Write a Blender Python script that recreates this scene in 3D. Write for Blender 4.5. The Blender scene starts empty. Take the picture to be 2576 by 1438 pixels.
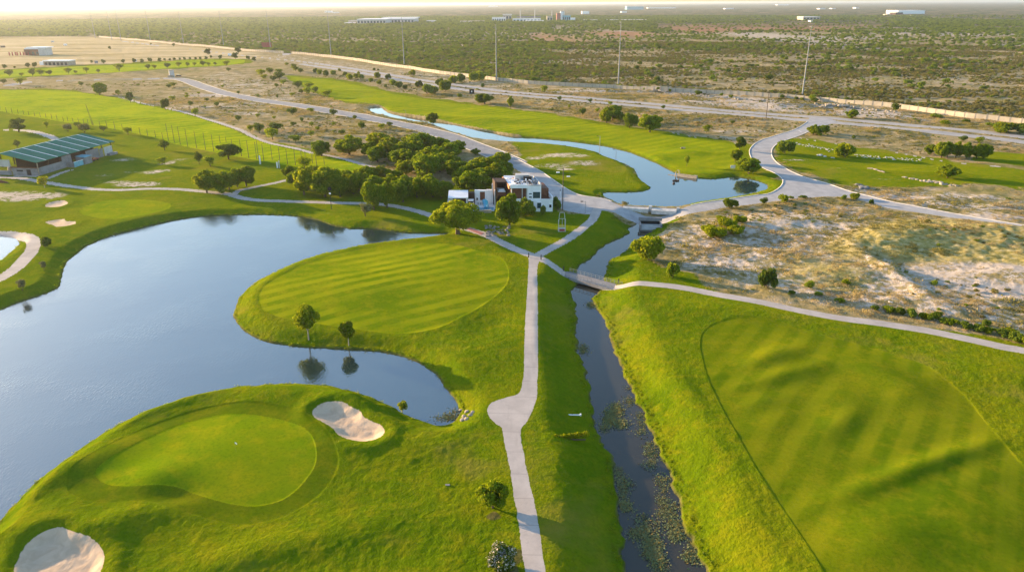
import bpy, math, random
import numpy as np
from mathutils import Vector, Matrix
from mathutils.geometry import tessellate_polygon
random.seed(7); RNG = np.random.default_rng(11)
S = bpy.context.scene
COL = S.collection
# ------------------------------------------------------------------ camera (height 60 m, looking along +Y)
H = 60.0; FP = 2900 * 0.6289; CX, CY = 1288.0, 719.0
PITCH = math.atan((CY - 12 * .6289) / FP); ROLL = math.radians(-0.3)
RM = np.array((Matrix.Rotation(math.pi / 2 - PITCH, 3, 'X') @ Matrix.Rotation(ROLL, 3, 'Z')))
cam = bpy.data.objects.new('camera', bpy.data.cameras.new('camera'))
cam.matrix_world = Matrix.Translation((0, 0, H)) @ Matrix(RM.tolist()).to_4x4()
cam.data.sensor_width = 36; cam.data.lens = 36 * 2900 / 4096; cam.data.clip_start = 1; cam.data.clip_end = 80000
COL.objects.link(cam); S.camera = cam

def G(px, py, z=0.0):
    d = RM @ np.array([(px - CX) / FP, -(py - CY) / FP, -1.0]); t = (z - H) / d[2]
    return np.array([d[0] * t, d[1] * t])
def proj(x, y, z):
    v = RM.T @ np.array([x, y, z - H]); return CX + FP * v[0] / -v[2], CY - FP * v[1] / -v[2]
def depth_of(x, y, z=0): return -(RM.T @ np.array([x, y, z - H]))[2]
def solve_h(x, y, z0, pytop):
    lo, hi = 0.0, 90.0
    for _ in range(40):
        m = (lo + hi) / 2
        if proj(x, y, z0 + m)[1] > pytop: lo = m
        else: hi = m
    return lo

# ------------------------------------------------------------------ noise / curves / distance
def _hash(ix, iy, s):
    n = (ix.astype(np.int64) * 374761393 + iy.astype(np.int64) * 668265263 + s * 1274126177) & 0x7fffffff
    n = (n ^ (n >> 13)) * 1274126177 & 0x7fffffff
    return ((n ^ (n >> 16)) & 0xffff) / 65535.0
def vnoise(x, y, sc, s=0):
    x = x / sc; y = y / sc
    ix = np.floor(x); iy = np.floor(y); fx = x - ix; fy = y - iy
    fx = fx * fx * (3 - 2 * fx); fy = fy * fy * (3 - 2 * fy)
    a = _hash(ix, iy, s); b = _hash(ix + 1, iy, s); c = _hash(ix, iy + 1, s); d = _hash(ix + 1, iy + 1, s)
    return (a + (b - a) * fx) * (1 - fy) + (c + (d - c) * fx) * fy - .5
def rotn(x, y, a): c, s = math.cos(a), math.sin(a); return c * x + s * y, -s * x + c * y
def crom(P, closed, n):
    P = np.asarray(P, float); m = len(P); out = []
    for i in range(m if closed else m - 1):
        p1, p2 = P[i], P[(i + 1) % m]
        p0 = P[i - 1] if (closed or i > 0) else p1; p3 = P[(i + 2) % m] if (closed or i < m - 2) else p2
        # centripetal-ish: clamp tangents
        L = np.linalg.norm(p2 - p1)
        t1 = (p2 - p0) / 2; t2 = (p3 - p1) / 2
        for t in (t1, t2):
            l = np.linalg.norm(t)
            if l > 1.2 * L: t *= 1.2 * L / l
        for k in range(n):
            u = k / n
            out.append((2*u**3 - 3*u*u + 1) * p1 + (u**3 - 2*u*u + u) * t1 + (-2*u**3 + 3*u*u) * p2 + (u**3 - u*u) * t2)
    if not closed: out.append(P[-1])
    return np.array(out)
def poly(pts, z=0, n=3): return crom([G(p[0], p[1], z) for p in pts], True, n)
def line(pts, z=0, n=5): return crom([G(p[0], p[1], z) for p in pts], False, n)
BIG = 1e3
def _segdist2(x, y, A, B):
    d2 = np.full(x.shape, 1e12)
    for (ax, ay), (bx, by) in zip(A, B):
        vx, vy = bx - ax, by - ay; L = vx * vx + vy * vy + 1e-12
        t = np.clip(((x - ax) * vx + (y - ay) * vy) / L, 0, 1)
        dx = x - ax - t * vx; dy = y - ay - t * vy
        np.minimum(d2, dx * dx + dy * dy, out=d2)
    return d2
def sd_poly(P, x, y, margin=14.0):
    out = np.full(x.shape, BIG); lo = P.min(0) - margin; hi = P.max(0) + margin
    m = (x > lo[0]) & (x < hi[0]) & (y > lo[1]) & (y < hi[1])
    if not m.any(): return out
    xs, ys = x[m], y[m]; A, B = P, np.roll(P, -1, 0)
    ins = np.zeros(xs.shape, bool)
    for (ax, ay), (bx, by) in zip(A, B):
        if ay == by: continue
        c = ((ay > ys) != (by > ys)) & (xs < (bx - ax) * (ys - ay) / (by - ay) + ax)
        ins ^= c
    out[m] = np.sqrt(_segdist2(xs, ys, A, B)) * np.where(ins, -1, 1)
    return out
def sd_line(P, w, x, y, margin=10.0):
    out = np.full(x.shape, BIG); lo = P.min(0) - margin; hi = P.max(0) + margin
    m = (x > lo[0]) & (x < hi[0]) & (y > lo[1]) & (y < hi[1])
    if m.any(): out[m] = np.sqrt(_segdist2(x[m], y[m], P[:-1], P[1:])) - w / 2
    return out
def sstep(a, b, v): t = np.clip((v - a) / (b - a), 0, 1); return t * t * (3 - 2 * t)

# ------------------------------------------------------------------ water outlines
LAKE = [(0,779),(33,766),(83,749),(133,730),(150,716),(155,699),(158,683),(167,663),(187,643),(213,621),(253,603),(297,588),(340,577),(400,562),(450,552),(500,545),(550,542),(644,540),(719,542),(769,547),(799,554),(829,564),(859,572),(894,575),(931,575),(964,578),(994,583),(1019,586),(1069,587),(1106,587),(1128,589),(1106,593),(1054,600),(994,607),(944,613),(894,621),(850,631),(800,643),(733,666),(683,689),(640,713),(610,739),(595,763),(589,786),(593,803),(610,826),(633,843),(667,859),(717,869),(767,873),(858,879),(925,883),(985,889),(1025,901),(1065,919),(1098,944),(1118,973),(1142,999),(1152,1019),(1156,1033),(1152,1048),(1142,1062),(1118,1070),(1092,1067),(1065,1058),(1038,1048),(1015,1037),(992,1025),(968,1015),(938,1002),(908,992),(878,982),(850,976),(817,970),(750,965),(667,968),(600,974),(533,987),(467,1003),(417,1020),(350,1043),(300,1070),(240,1105),(200,1132),(150,1165),(100,1205),(50,1252),(17,1285),(0,1305),(-60,1370),(-300,1420),(-500,1300),(-500,900),(-200,835)]
LPOND = [(0,594),(30,597),(45,604),(48,613),(40,624),(17,643),(0,656),(-60,690),(-160,680),(-180,620),(-60,592)]
NPOND = [(930,276),(935,272),(946,270),(958,271),(966,277),(976,284),(994,289),(1019,294),(1066,301),(1104,308),(1144,315),(1194,326),(1244,336),(1288,344),(1338,347),(1388,352),(1438,357),(1488,363),(1525,369),(1558,377),(1588,385),(1613,395),(1638,405),(1663,417),(1680,427),(1698,435),(1723,442),(1750,447),(1778,450),(1813,449),(1850,445),(1880,449),(1908,455),(1925,463),(1931,469),(1928,477),(1908,483),(1875,491),(1838,497),(1788,504),(1750,510),(1713,519),(1680,520),(1632,519),(1568,515),(1538,503),(1520,494),(1515,488),(1519,485),(1538,484),(1575,484),(1613,482),(1633,477),(1637,472),(1630,467),(1620,459),(1608,450),(1600,435),(1592,423),(1570,412),(1548,404),(1520,393),(1500,383),(1475,377),(1438,370),(1400,365),(1350,360),(1288,357),(1244,354),(1194,348),(1144,334),(1106,320),(1074,310),(1019,303),(981,295),(944,287)]
CREEK = [(1614,553),(1657,553),(1654,562),(1646,570),(1640,578),(1632,588),(1618,598),(1600,609),(1585,620),(1570,633),(1554,645),(1535,655),(1529,668),(1522,689),(1519,719),(1508,736),(1500,745),(1488,754),(1492,766),(1508,789),(1525,819),(1535,849),(1542,873),(1550,899),(1565,933),(1582,966),(1595,993),(1605,1016),(1618,1045),(1635,1082),(1652,1125),(1668,1165),(1685,1205),(1702,1245),(1712,1278),(1720,1312),(1734,1358),(1751,1398),(1771,1438),(1830,1560),(1600,1560),(1575,1438),(1572,1392),(1568,1358),(1562,1325),(1555,1275),(1545,1225),(1542,1175),(1532,1145),(1522,1125),(1502,1092),(1495,1042),(1487,999),(1482,966),(1472,933),(1459,899),(1455,866),(1448,843),(1450,806),(1445,779),(1447,753),(1433,735),(1448,719),(1452,700),(1455,672),(1475,656),(1508,629),(1542,606),(1568,595),(1580,590),(1583,583),(1581,577),(1588,570),(1600,563),(1609,557)]
WATERS = [  # name, outline, level, bank width
    ('lake', poly(LAKE, -1.5), -1.5, 4.6), ('pond', poly(LPOND, -1.2), -1.2, 3.2),
    ('pond_channel', poly(NPOND, -0.9), -0.9, 3.8), ('creek', poly(CREEK, -2.6), -2.6, 9.0)]
B1 = [(787,1047),(800,1032),(827,1023),(866,1026),(888,1037),(908,1043),(914,1055),(938,1067),(958,1075),(968,1090),(963,1103),(945,1113),(918,1118),(885,1115),(853,1103),(838,1086),(810,1070),(793,1060)]
B2 = [(37,1438),(47,1412),(70,1378),(110,1352),(150,1339),(173,1343),(197,1353),(227,1362),(250,1377),(262,1395),(264,1415),(255,1440),(225,1500),(120,1525),(50,1490)]
B3 = [(114,520),(125,512),(150,507),(163,506.5),(172,512),(160,519),(140,522.5),(118,522.5)]
B4 = [(114.5,560.5),(125,555.5),(152,552),(162,553),(167,558),(190,559),(192.5,563),(180,567),(160,570),(140,570.5),(130,565.5)]
BUNKERS = [poly(b, 0, 3) for b in (B1, B2, B3, B4)]
P1E = [(1332,640),(1330,665),(1327,720),(1322,799),(1319,870),(1318,933),(1313,965),(1304,988),(1270,1000),(1242,1009),(1229,1020),(1226,1033),(1231,1048),(1245,1063),(1262,1076),(1268,1105),(1275,1142),(1285,1192),(1298,1275),(1308,1342),(1320,1438),(1330,1500),(1388,1500),(1373,1438),(1358,1342),(1347,1275),(1328,1192),(1318,1142),(1310,1095),(1310,1078),(1320,1066),(1332,1048),(1342,1025),(1350,993),(1353,933),(1353,799),(1352,720),(1352,672),(1358,645)]
PATHS = [('p', poly(P1E, 0, 3))]
def P(w, *pts): PATHS.append((w, line(pts)))
P(3.0,(-120,440),(0,446),(50,449),(112,459),(175,469),(238,476),(300,477.5),(375,474),(450,475),(507,480),(545,484),(575,487),(600,495),(643,502),(719,505),(794,507.5),(869,510),(944,512.5),(994,518),(1044,529),(1094,544),(1131,556),(1164,571),(1219,590),(1256,608),(1288,623),(1325,638),(1346,646),(1392,663),(1425,675),(1487,690),(1555,709),(1625,713),(1717,723),(1817,743),(1917,761),(2017,783),(2117,801),(2217,814),(2317,829),(2417,849),(2517,871),(2576,882),(2760,920))
P(2.8,(1346,647),(1370,633),(1428,600),(1463,575),(1486,557),(1497,540),(1503,524))
P(2.4,(110,222),(147,225),(200,229.5),(250,237.5),(300,246),(362,261),(425,274),(475,286),(525,301),(575,317),(612,332),(643,347),(694,364),(744,375),(784,385),(819,390),(856,397),(894,408),(931,419),(981,433),(1019,445),(1049,459),(1090,475))
P(4.0,(-90,326),(0,327),(62,329),(100,336),(130,345),(146,356))
P(3.4,(-120,590),(-40,582),(0,583),(33,586),(66,593),(84,606),(80,628),(60,653),(37,676),(17,690),(0,700),(-60,728))
P(2.0,(880,207),(894,210),(944,222),(994,232),(1031,241),(1069,245),(1144,255),(1219,262),(1288,273),(1363,281),(1438,295),(1513,309),(1588,320),(1663,330),(1738,344),(1788,352),(1838,359),(1862,363))
P(2.2,(2007,346),(2057,355),(2112,363),(2157,372),(2232,380),(2307,393),(2369,405),(2432,413),(2507,420),(2576,427),(2760,447))
P(2.2,(120,450),(155,436),(182,428))
P(2.4,(588,490),(600,479),(622,474),(650,468),(690,460),(722,452))
RBE = [(1270,388),(1288,395),(1325,413),(1363,433),(1388,450),(1413,468),(1438,483),(1463,492),(1513,499),(1538,505),(1560,517),(1600,524),(1640,529),(1703,527),(1738,516),(1788,507),(1838,500),(1888,493),(1932,488),(1952,480),(1967,468),(1971,455),(1962,444),(1947,435),(1932,429),(1902,413),(1889,393),(1887,378),(1898,363),(1918,351),(1932,347),(1957,339),(1994,328),(2015,318),(2032,306),(2040,296),(2110,305),(2082,313),(2057,319),(2032,332),(2007,342),(1982,350),(1957,360),(1944,371),(1940,383),(1943,397),(1957,413),(1982,428),(2019,444),(2057,455),(2087,464),(2132,480),(2169,489),(2232,505),(2307,520),(2382,535),(2457,549),(2532,563),(2576,570.5),(2760,604),(2760,608),(2576,574.5),(2507,564),(2432,553),(2407,551),(2307,535),(2232,523),(2202,513),(2167,503),(2107,495),(2032,497),(1969,504),(1932,508),(1863,517),(1813,523),(1763,532),(1698,543),(1663,547),(1613,544),(1563,536),(1523,530),(1505,529),(1488,537),(1470,537.5),(1428,530),(1410,523),(1404,505),(1388,490),(1350,458),(1303,429),(1270,404)]
RA = line([(-100,222),(0,216),(32,213),(82,205),(175,202),(275,200),(375,198),(437,198),(475,205),(512,219),(562,234),(612,245),(643,251),(719,261),(794,274),(869,286),(944,300),(1019,315),(1094,334),(1144,349),(1194,368),(1244,387),(1290,408)])
R2U = line([(300,104),(400,116),(500,127),(644,144),(719,151),(794,160),(869,170),(944,182),(1019,195),(1094,207),(1169,217),(1288,232),(1413,242.5),(1538,252.5),(1663,264),(1788,275),(1931,286),(2007,291.5),(2107,299),(2232,310),(2357,321.5),(2482,334),(2576,345),(2760,366)])
R2L = line([(756,161),(819,170),(894,181),(969,194),(1019,204),(1119,219),(1169,227),(1288,239),(1413,250),(1538,261),(1663,272),(1788,282.5),(1931,294),(2027,302.5),(2107,309),(2232,320),(2357,334),(2482,346),(2576,357),(2760,380)])
RSP = line([(694,141),(712,139),(731,134)])
RBP = poly(RBE, 0, 3)
G1I = [(243,1205),(253,1188),(283,1165),(333,1135),(400,1098),(467,1068),(533,1052),(583,1047),(650,1053),(717,1067),(767,1087),(790,1112),(798,1145),(793,1178),(773,1208),(740,1242),(700,1265),(643,1277),(583,1272),(533,1262),(483,1247),(450,1237),(400,1235),(333,1237),(283,1232),(257,1222)]
G1O = [(172,1242),(175,1212),(193,1188),(233,1158),(283,1125),(333,1098),(400,1068),(467,1043),(533,1027),(600,1020),(667,1023),(733,1037),(783,1058),(817,1085),(843,1122),(853,1152),(852,1178),(833,1215),(800,1252),(750,1285),(700,1308),(633,1322),(583,1320),(517,1308),(450,1292),(400,1278),(367,1273),(283,1276),(227,1272),(193,1258)]
G2 = [(199,534),(212,523),(237,512),(275,504),(325,500.5),(375,503),(420,509),(429,515.5),(420,525.5),(375,538),(325,548),(287,552.5),(250,550),(212,542)]
G3 = [(1733+68*math.cos(a), 387+20*math.sin(a)) for a in np.linspace(0, 2*math.pi, 17)[:-1]]
F1 = [(652,768),(650,746),(667,719),(717,689),(783,659),(858,637),(975,616),(1058,611),(1142,616),(1192,629),(1258,649),(1277,673),(1281,696),(1275,716),(1252,743),(1208,773),(1158,799),(1108,823),(1042,838),(975,839),(895,829),(800,816),(717,804),(667,786)]
F2 = [(1761,866),(1764,843),(1777,826),(1804,811),(1851,803),(1904,802),(1951,809),(2017,828),(2084,849),(2184,873),(2251,896),(2317,919),(2367,946),(2434,999),(2517,1102),(2576,1168),(2700,1320),(2750,1600),(2160,1600),(2071,1438),(2007,1335),(1957,1258),(1901,1172),(1851,1085),(1827,1045),(1797,986),(1777,939),(1764,886)]
F3 = [(721,197),(734,192),(769,197),(844,204),(894,213),(944,225),(994,237),(1069,249),(1144,259),(1219,267),(1288,277),(1363,285),(1438,299),(1513,313),(1588,324),(1663,334),(1738,348),(1788,356),(1840,363),(1860,375),(1858,400),(1830,425),(1780,436),(1720,430),(1663,408),(1613,386),(1558,368),(1488,355),(1388,344),(1288,337),(1194,319),(1104,301),(1019,287),(976,276),(960,266),(919,259),(869,254),(831,245),(786,225),(764,217)]
F4 = [(-200,224),(0,227),(145,227),(200,232),(250,240),(300,249),(362,264),(425,277),(475,290),(525,306),(575,323),(625,345),(694,368),(744,380),(819,394),(856,402),(906,414),(940,424),(900,440),(860,440),(820,425),(744,418),(664,406),(600,394),(537,383),(455,365),(410,352),(350,339),(250,319),(160,308),(0,280),(-200,256)]
F5 = [(-200,182),(0,177.5),(250,166),(375,159),(500,151),(600,150),(615,157),(550,166),(425,172),(250,186),(0,195),(-200,202)]
F6 = [(1990,349),(2052,357),(2112,366),(2157,375),(2232,384),(2307,397),(2370,409),(2432,417),(2576,432),(2760,452),(2760,500),(2576,474),(2457,462),(2350,455),(2257,443),(2182,423),(2120,412),(2057,402),(1985,385),(1965,370),(1975,356)]
F7 = [(2492,381),(2540,384),(2620,390),(2760,400),(2760,438),(2576,421),(2500,411),(2440,403)]
CLS = {'green': [poly(G1I), poly(G2), poly(G3)], 'collar': [poly(G1O)],
       'fairway': [poly(f) for f in (F1, F2, F3, F4, F5, F6, F7)]}
LAWN = [poly(p, 0, 2) for p in (
    [(-400,222),(0,224),(147,224),(250,237),(362,260),(475,286),(575,317),(643,346),(744,374),(819,389),(894,407),(981,432),(1049,458),(1130,462),(1240,440),(1303,440),(1350,465),(1388,500),(1410,530),(1488,540),(1523,534),(1613,547),(1700,546),(1660,572),(1630,600),(1612,640),(1660,672),(1740,690),(1800,735),(1900,752),(2050,785),(2217,806),(2450,842),(2576,868),(2900,930),(2900,1900),(-900,1900),(-900,300)],
    [(1290,357),(1400,362),(1500,376),(1560,395),(1640,470),(1600,487),(1512,492),(1500,499),(1440,485),(1330,415)],
    [(715,190),(770,192),(894,206),(994,232),(1144,254),(1288,272),(1438,294),(1588,320),(1738,343),(1850,360),(1888,366),(1895,400),(1945,435),(1975,458),(1950,486),(1740,522),(1720,500),(1700,430),(1290,335),(960,262),(900,262),(850,255),(760,218)],
    [(1975,344),(2052,352),(2300,390),(2576,428),(2760,448),(2760,505),(2576,482),(2457,466),(2300,475),(2150,470),(2080,455),(1990,425),(1945,395),(1950,365)],
    F7, [(-300,178),(0,175),(500,149),(620,149),(625,160),(425,175),(0,199),(-300,205)])]

# ------------------------------------------------------------------ relief
def gm(px, py, r1, r2, ang, h):    # ground mound: centre pixel, radii (m), long axis angle (deg), height
    c = G(px, py); return (c[0], c[1], r1, r2, math.radians(ang), h)
def ridge(p, q, w, h):             # ridge from ground pixel p to q
    a, b = G(*p), G(*q); d = b - a; return ((a[0]+b[0])/2, (a[1]+b[1])/2, np.hypot(*d)/2, w, math.atan2(d[1], d[0]), h)
MOUNDS = [
    gm(520,1160,22,13,20,1.1), gm(330,1050,14,4,40,.9), gm(150,1200,12,4,50,1.0), gm(700,1000,14,4,0,.8), gm(440,1258,3.4,1.8,10,-.38), gm(560,1285,6,2.5,-20,-.2),
    gm(400,1210,4,3,0,.5), gm(300,1320,6,3,20,.8), gm(900,1010,6,3,-20,.8), gm(60,1330,6,3.2,40,.8), gm(1050,1120,6,4,0,.5), gm(640,1400,8,3,20,.7), gm(900,1330,9,4,15,.4),
    gm(960,720,28,16,0,1.1), gm(1240,810,7,5,60,-.5), gm(1180,900,10,6,40,.5),
    gm(2120,1000,5,3,30,.2), gm(1950,1060,5,3,30,.25), gm(2200,1330,8,4,20,.3), gm(2450,1200,6,3,20,.25), gm(1800,780,16,5,-20,.9),
    ridge((1870,925),(2010,872),2.8,.62), ridge((1860,975),(2080,912),2.5,.52), ridge((1840,1030),(1990,990),2.5,.28),
    ridge((2060,1105),(2160,1025),2.6,.48), ridge((2110,1250),(2510,1104),1.9,.62), ridge((2230,1010),(2330,970),3.2,.25), ridge((2120,900),(2330,985),4,.5),
    gm(2260,1140,6,5,0,.2), gm(2380,1270,9,5,10,.35), gm(2500,1330,7,5,0,.5), gm(2250,1380,8,5,20,.6), gm(1720,1180,3,16,15,.4), gm(1660,940,3,10,20,.6), gm(2480,940,16,6,-20,.8),
    # sand and scrub hill at the right
    ridge((2120,640),(2320,590),8,1.5), ridge((2140,625),(2360,770),2.6,1.3), gm(2400,590,30,12,5,1.5), gm(2150,690,9,5,-10,1.5), gm(1830,580,10,6,0,1.2), gm(1980,560,16,6,0,1.0), gm(2560,700,14,8,0,1.2),
    gm(2300,770,12,4,-25,1.0), ridge((1900,640),(2080,660),4,.8),
    gm(1000,290,30,8,-20,1.2), gm(1230,300,40,12,-10,1.2), gm(900,230,30,9,-10,1.4), gm(1730,387,14,10,0,.9), gm(1500,330,40,12,-10,.8), gm(1480,400,22,10,0,.8),
    gm(200,250,60,12,0,.9), gm(320,300,40,10,-10,.8), gm(60,235,40,8,0,.7), gm(330,560,20,8,0,.6), gm(300,525,14,9,0,.5), gm(700,330,30,10,0,1.0), gm(850,350,20,10,0,1.2), gm(1500,640,10,8,0,.0),
    gm(2200,430,40,6,-15,.6), gm(1700,300,40,8,0,1.2), gm(2350,330,40,8,0,.8), gm(1600,230,60,6,0,1.5), gm(2000,265,50,6,-10,1.5)]
def relief(x, y):
    r = np.hypot(x, y); far = np.clip(r / 400, .35, 1.0)
    h = far * (.9 * vnoise(x, y, 46, 1) + .55 * vnoise(x, y, 19, 2)) + .12 * vnoise(x, y, 7, 3) + sstep(700, 2500, r) * (5 * vnoise(x, y, 700, 5) + 2 * vnoise(x, y, 200, 6))
    for cx, cy, a, b, t, m in MOUNDS:
        if m == 0: continue
        k = (np.abs(x - cx) < 3.2 * a + 3 * b) & (np.abs(y - cy) < 3.2 * a + 3 * b)
        if not k.any(): continue
        u, v = rotn(x[k] - cx, y[k] - cy, t)
        h[k] += m * np.exp(-(u / a) ** 2 - (v / b) ** 2)
    return h
GOLDP = poly([(2135,598),(2190,575),(2250,560),(2400,553),(2700,600),(2750,690),(2560,668),(2400,660),(2250,655),(2150,630)], 0, 2)
def shape_height(x, y, SD):
    h = relief(x, y)
    pd = SD['hard']; k = sstep(0, 6, np.clip(pd, 0, 6))     # gentle beside hard surfaces
    h = h * (.55 + .45 * k)
    dry = 1 - SD['lawn']; hard = sstep(.5, 3, pd); gld = 1 - sstep(-3, 2, sd_poly(GOLDP, x, y, 4))
    uu, vv = rotn(x, y, math.radians(18)); h = h + gld * .45 * vnoise(uu, vv + 1.6 * vnoise(x, y, 9, 95), 1.7, 94) * (np.hypot(x, y) < 420)
    near = 1 - sstep(200, 420, np.hypot(x, y))
    h = h + dry * hard * (.35 * vnoise(x, y, 3.3, 8) + .5 * vnoise(x, y, 6.5, 12) + .18 * near * vnoise(x, y, 1.1, 9))
    mown = sstep(-.6, .6, SD['mown'])
    h = h + SD['lawn'] * hard * mown * near * (.075 * vnoise(x, y, 1.3, 10) + .06 * vnoise(x, y, .6, 13) + .07 * vnoise(x, y, 3.2, 14))
    h = h - .07 * (1 - sstep(-.22, .05, SD['mown'])) - .05 * (1 - sstep(-.2, .05, np.min(SD['greens'], 0)))        # mown turf sits lower than the rough around it
    for b, am in zip(SD['bunkers'], (.42, .38, .22, .22)):
        h = h + am * np.exp(-((b - 1.4) / 1.5) ** 2) * (b < 50) - am * sstep(0, 1.8, -b)
    for (nm, Pw, zw, bw), s in zip(WATERS, SD['water']):
        m = s < bw + 1
        if not m.any(): continue
        sm = s[m]; base = np.maximum(h[m], zw + .5)
        out = zw + .28 * np.clip(sm / .35, 0, 1) + (base - zw - .28) * sstep(-.05, 1, sm / bw)
        ins = zw - .03 + np.maximum(-1.6, sm * .35)
        h[m] = np.where(sm < 0, ins, np.minimum(out, h[m]))
    h = np.where(pd < .3, h, h)
    return h
def fields(x, y):
    D = {}
    D['water'] = [sd_poly(w[1], x, y) for w in WATERS]; nz = vnoise(x, y, 2.6, 81) + .6 * vnoise(x, y, 1.0, 82)
    D['water'] = [w_ + k_ * nz * (1 - sstep(1.2, 5, np.abs(w_))) for w_, k_ in zip(D['water'], (.5, .3, .5, .95))]
    D['paths'] = [sd_poly(q, x, y) if w == 'p' else sd_line(q, w, x, y) for w, q in PATHS]
    D['paths'] = [p_ + np.where(p_ < 6, (.14 * vnoise(x, y, 1.4, 91)) + .10 * vnoise(x, y, .4, 92), 0) for p_ in D['paths']]
    D['roads'] = [sd_line(RA, 11.0, x, y), sd_poly(RBP, x, y, 10), sd_line(R2U, 9.0, x, y), sd_line(R2L, 9.0, x, y), sd_line(RSP, 12.0, x, y)]
    D['hard'] = np.minimum(np.min(D['paths'], 0), np.min(D['roads'], 0))
    D['bunkers'] = [sd_poly(b, x, y, 6) for b in BUNKERS]; D['bunk'] = np.min(D['bunkers'], 0)
    D['greens'] = [sd_poly(b, x, y, 5) for b in CLS['green']]
    D['collars'] = [sd_poly(b, x, y, 5) for b in CLS['collar']]
    D['fairs'] = [sd_poly(b, x, y, 5) for b in CLS['fairway']]
    D['mown'] = np.minimum(np.minimum(np.min(D['greens'], 0), np.min(D['collars'], 0)), np.min(D['fairs'], 0))
    r = np.hypot(x, y); soft = np.clip(r / 60, 1.2, 6)
    L = np.zeros(x.shape)
    for p in LAWN:
        s = sd_poly(p, x, y, 14); L = np.maximum(L, 1 - sstep(-1, 1, (s + soft * 1.2 * vnoise(x, y, 7, 20)) / soft))
    D['lawn'] = L
    return D
def height(x, y):
    x = np.atleast_1d(np.asarray(x, float)); y = np.atleast_1d(np.asarray(y, float))
    return shape_height(x, y, fields(x, y))
def place(px, py):
    z = 0.0
    for _ in range(3):
        g = G(px, py, z); z = float(height(g[0], g[1])[0])
    return g[0], g[1], z
def places(L):       # list of pixels -> world points
    n = len(L); z = np.zeros(n)
    for _ in range(3):
        g = np.array([G(p[0], p[1], zz) for p, zz in zip(L, z)]); z = height(g[:, 0], g[:, 1])
    return np.column_stack([g, z])

# ------------------------------------------------------------------ object helpers
def tag(o, label=None, cat=None, group=None, kind=None):
    if label: o['label'] = label
    if cat: o['category'] = cat
    if group: o['group'] = group
    if kind: o['kind'] = kind
    return o
def mesh_np(name, V, Fq, mats, smooth=False, attrs=None, midx=None):
    V = np.ascontiguousarray(V, np.float32); Fq = np.ascontiguousarray(Fq, np.int32)
    me = bpy.data.meshes.new(name); n = len(Fq); k = Fq.shape[1]
    me.vertices.add(len(V)); me.vertices.foreach_set('co', V.ravel())
    me.loops.add(n * k); me.loops.foreach_set('vertex_index', Fq.ravel())
    me.polygons.add(n); me.polygons.foreach_set('loop_start', np.arange(n, dtype=np.int32) * k)
    me.polygons.foreach_set('loop_total', np.full(n, k, np.int32))
    if smooth: me.polygons.foreach_set('use_smooth', np.ones(n, bool))
    if midx is not None: me.polygons.foreach_set('material_index', np.ascontiguousarray(midx, np.int32))
    for m in (mats if isinstance(mats, (list, tuple)) else [mats]): me.materials.append(m)
    for a, v in (attrs or {}).items():
        at = me.attributes.new(a, 'FLOAT', 'POINT'); at.data.foreach_set('value', np.ascontiguousarray(v, np.float32))
    me.update(calc_edges=True); me.validate()
    return me
def link(name, me, parent=None, loc=None, rz=0):
    o = bpy.data.objects.new(name, me); COL.objects.link(o)
    if parent is not None: o.parent = parent
    if loc is not None: o.location = loc
    if rz: o.rotation_euler = (0, 0, rz)
    return o
def empty(name, loc=(0, 0, 0), rz=0): return link(name, None, None, loc, rz)
class MB:
    def __init__(s): s.v = []; s.f = []
    def add(s, V, F):
        o = len(s.v); s.v += [tuple(map(float, p)) for p in V]; s.f += [tuple(i + o for i in f) for f in F]; return s
    def prism(s, pts, z0, z1):
        n = len(pts); z0 = z0 if hasattr(z0, '__len__') else [z0] * n; z1 = z1 if hasattr(z1, '__len__') else [z1] * n
        ar = sum(pts[i][0] * pts[(i+1) % n][1] - pts[(i+1) % n][0] * pts[i][1] for i in range(n))
        if ar < 0: pts = pts[::-1]; z0 = z0[::-1]; z1 = z1[::-1]
        V = [(p[0], p[1], z) for p, z in zip(pts, z0)] + [(p[0], p[1], z) for p, z in zip(pts, z1)]
        return s.add(V, [tuple(range(n))[::-1], tuple(range(n, 2 * n))] + [(i, (i+1) % n, n + (i+1) % n, n + i) for i in range(n)])
    def box(s, x0, x1, y0, y1, z0, z1): return s.prism([(x0, y0), (x1, y0), (x1, y1), (x0, y1)], z0, z1)
    def tube(s, pts, rad, n=8, cap=True):
        pts = [Vector(p) for p in pts]; rad = rad if hasattr(rad, '__len__') else [rad] * len(pts); V = []; F = []
        for i, p in enumerate(pts):
            d = (pts[min(i+1, len(pts)-1)] - pts[max(i-1, 0)]).normalized()
            a = d.cross(Vector((0, 0, 1)) if abs(d.z) < .9 else Vector((1, 0, 0))).normalized(); b = d.cross(a)
            for k in range(n):
                t = 2 * math.pi * k / n; V.append(p + (a * math.cos(t) + b * math.sin(t)) * rad[i])
        for i in range(len(pts) - 1):
            for k in range(n): F.append((i*n+k, i*n+(k+1) % n, (i+1)*n+(k+1) % n, (i+1)*n+k))
        if cap: F.append(tuple(range(n))[::-1]); F.append(tuple((len(pts)-1)*n+k for k in range(n)))
        return s.add(V, F)
    def bar(s, p, q, w, h=None):
        return s.tube([p, q], (w if h is None else (w + h) / 2) * .6, 4)
    def mesh(s, name, mat):
        me = bpy.data.meshes.new(name); me.from_pydata(s.v, [], s.f); me.materials.append(mat); me.update(); return me
    def build(s, name, mat, parent=None, loc=None, rz=0): return link(name, s.mesh(name, mat), parent, loc, rz)

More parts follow.
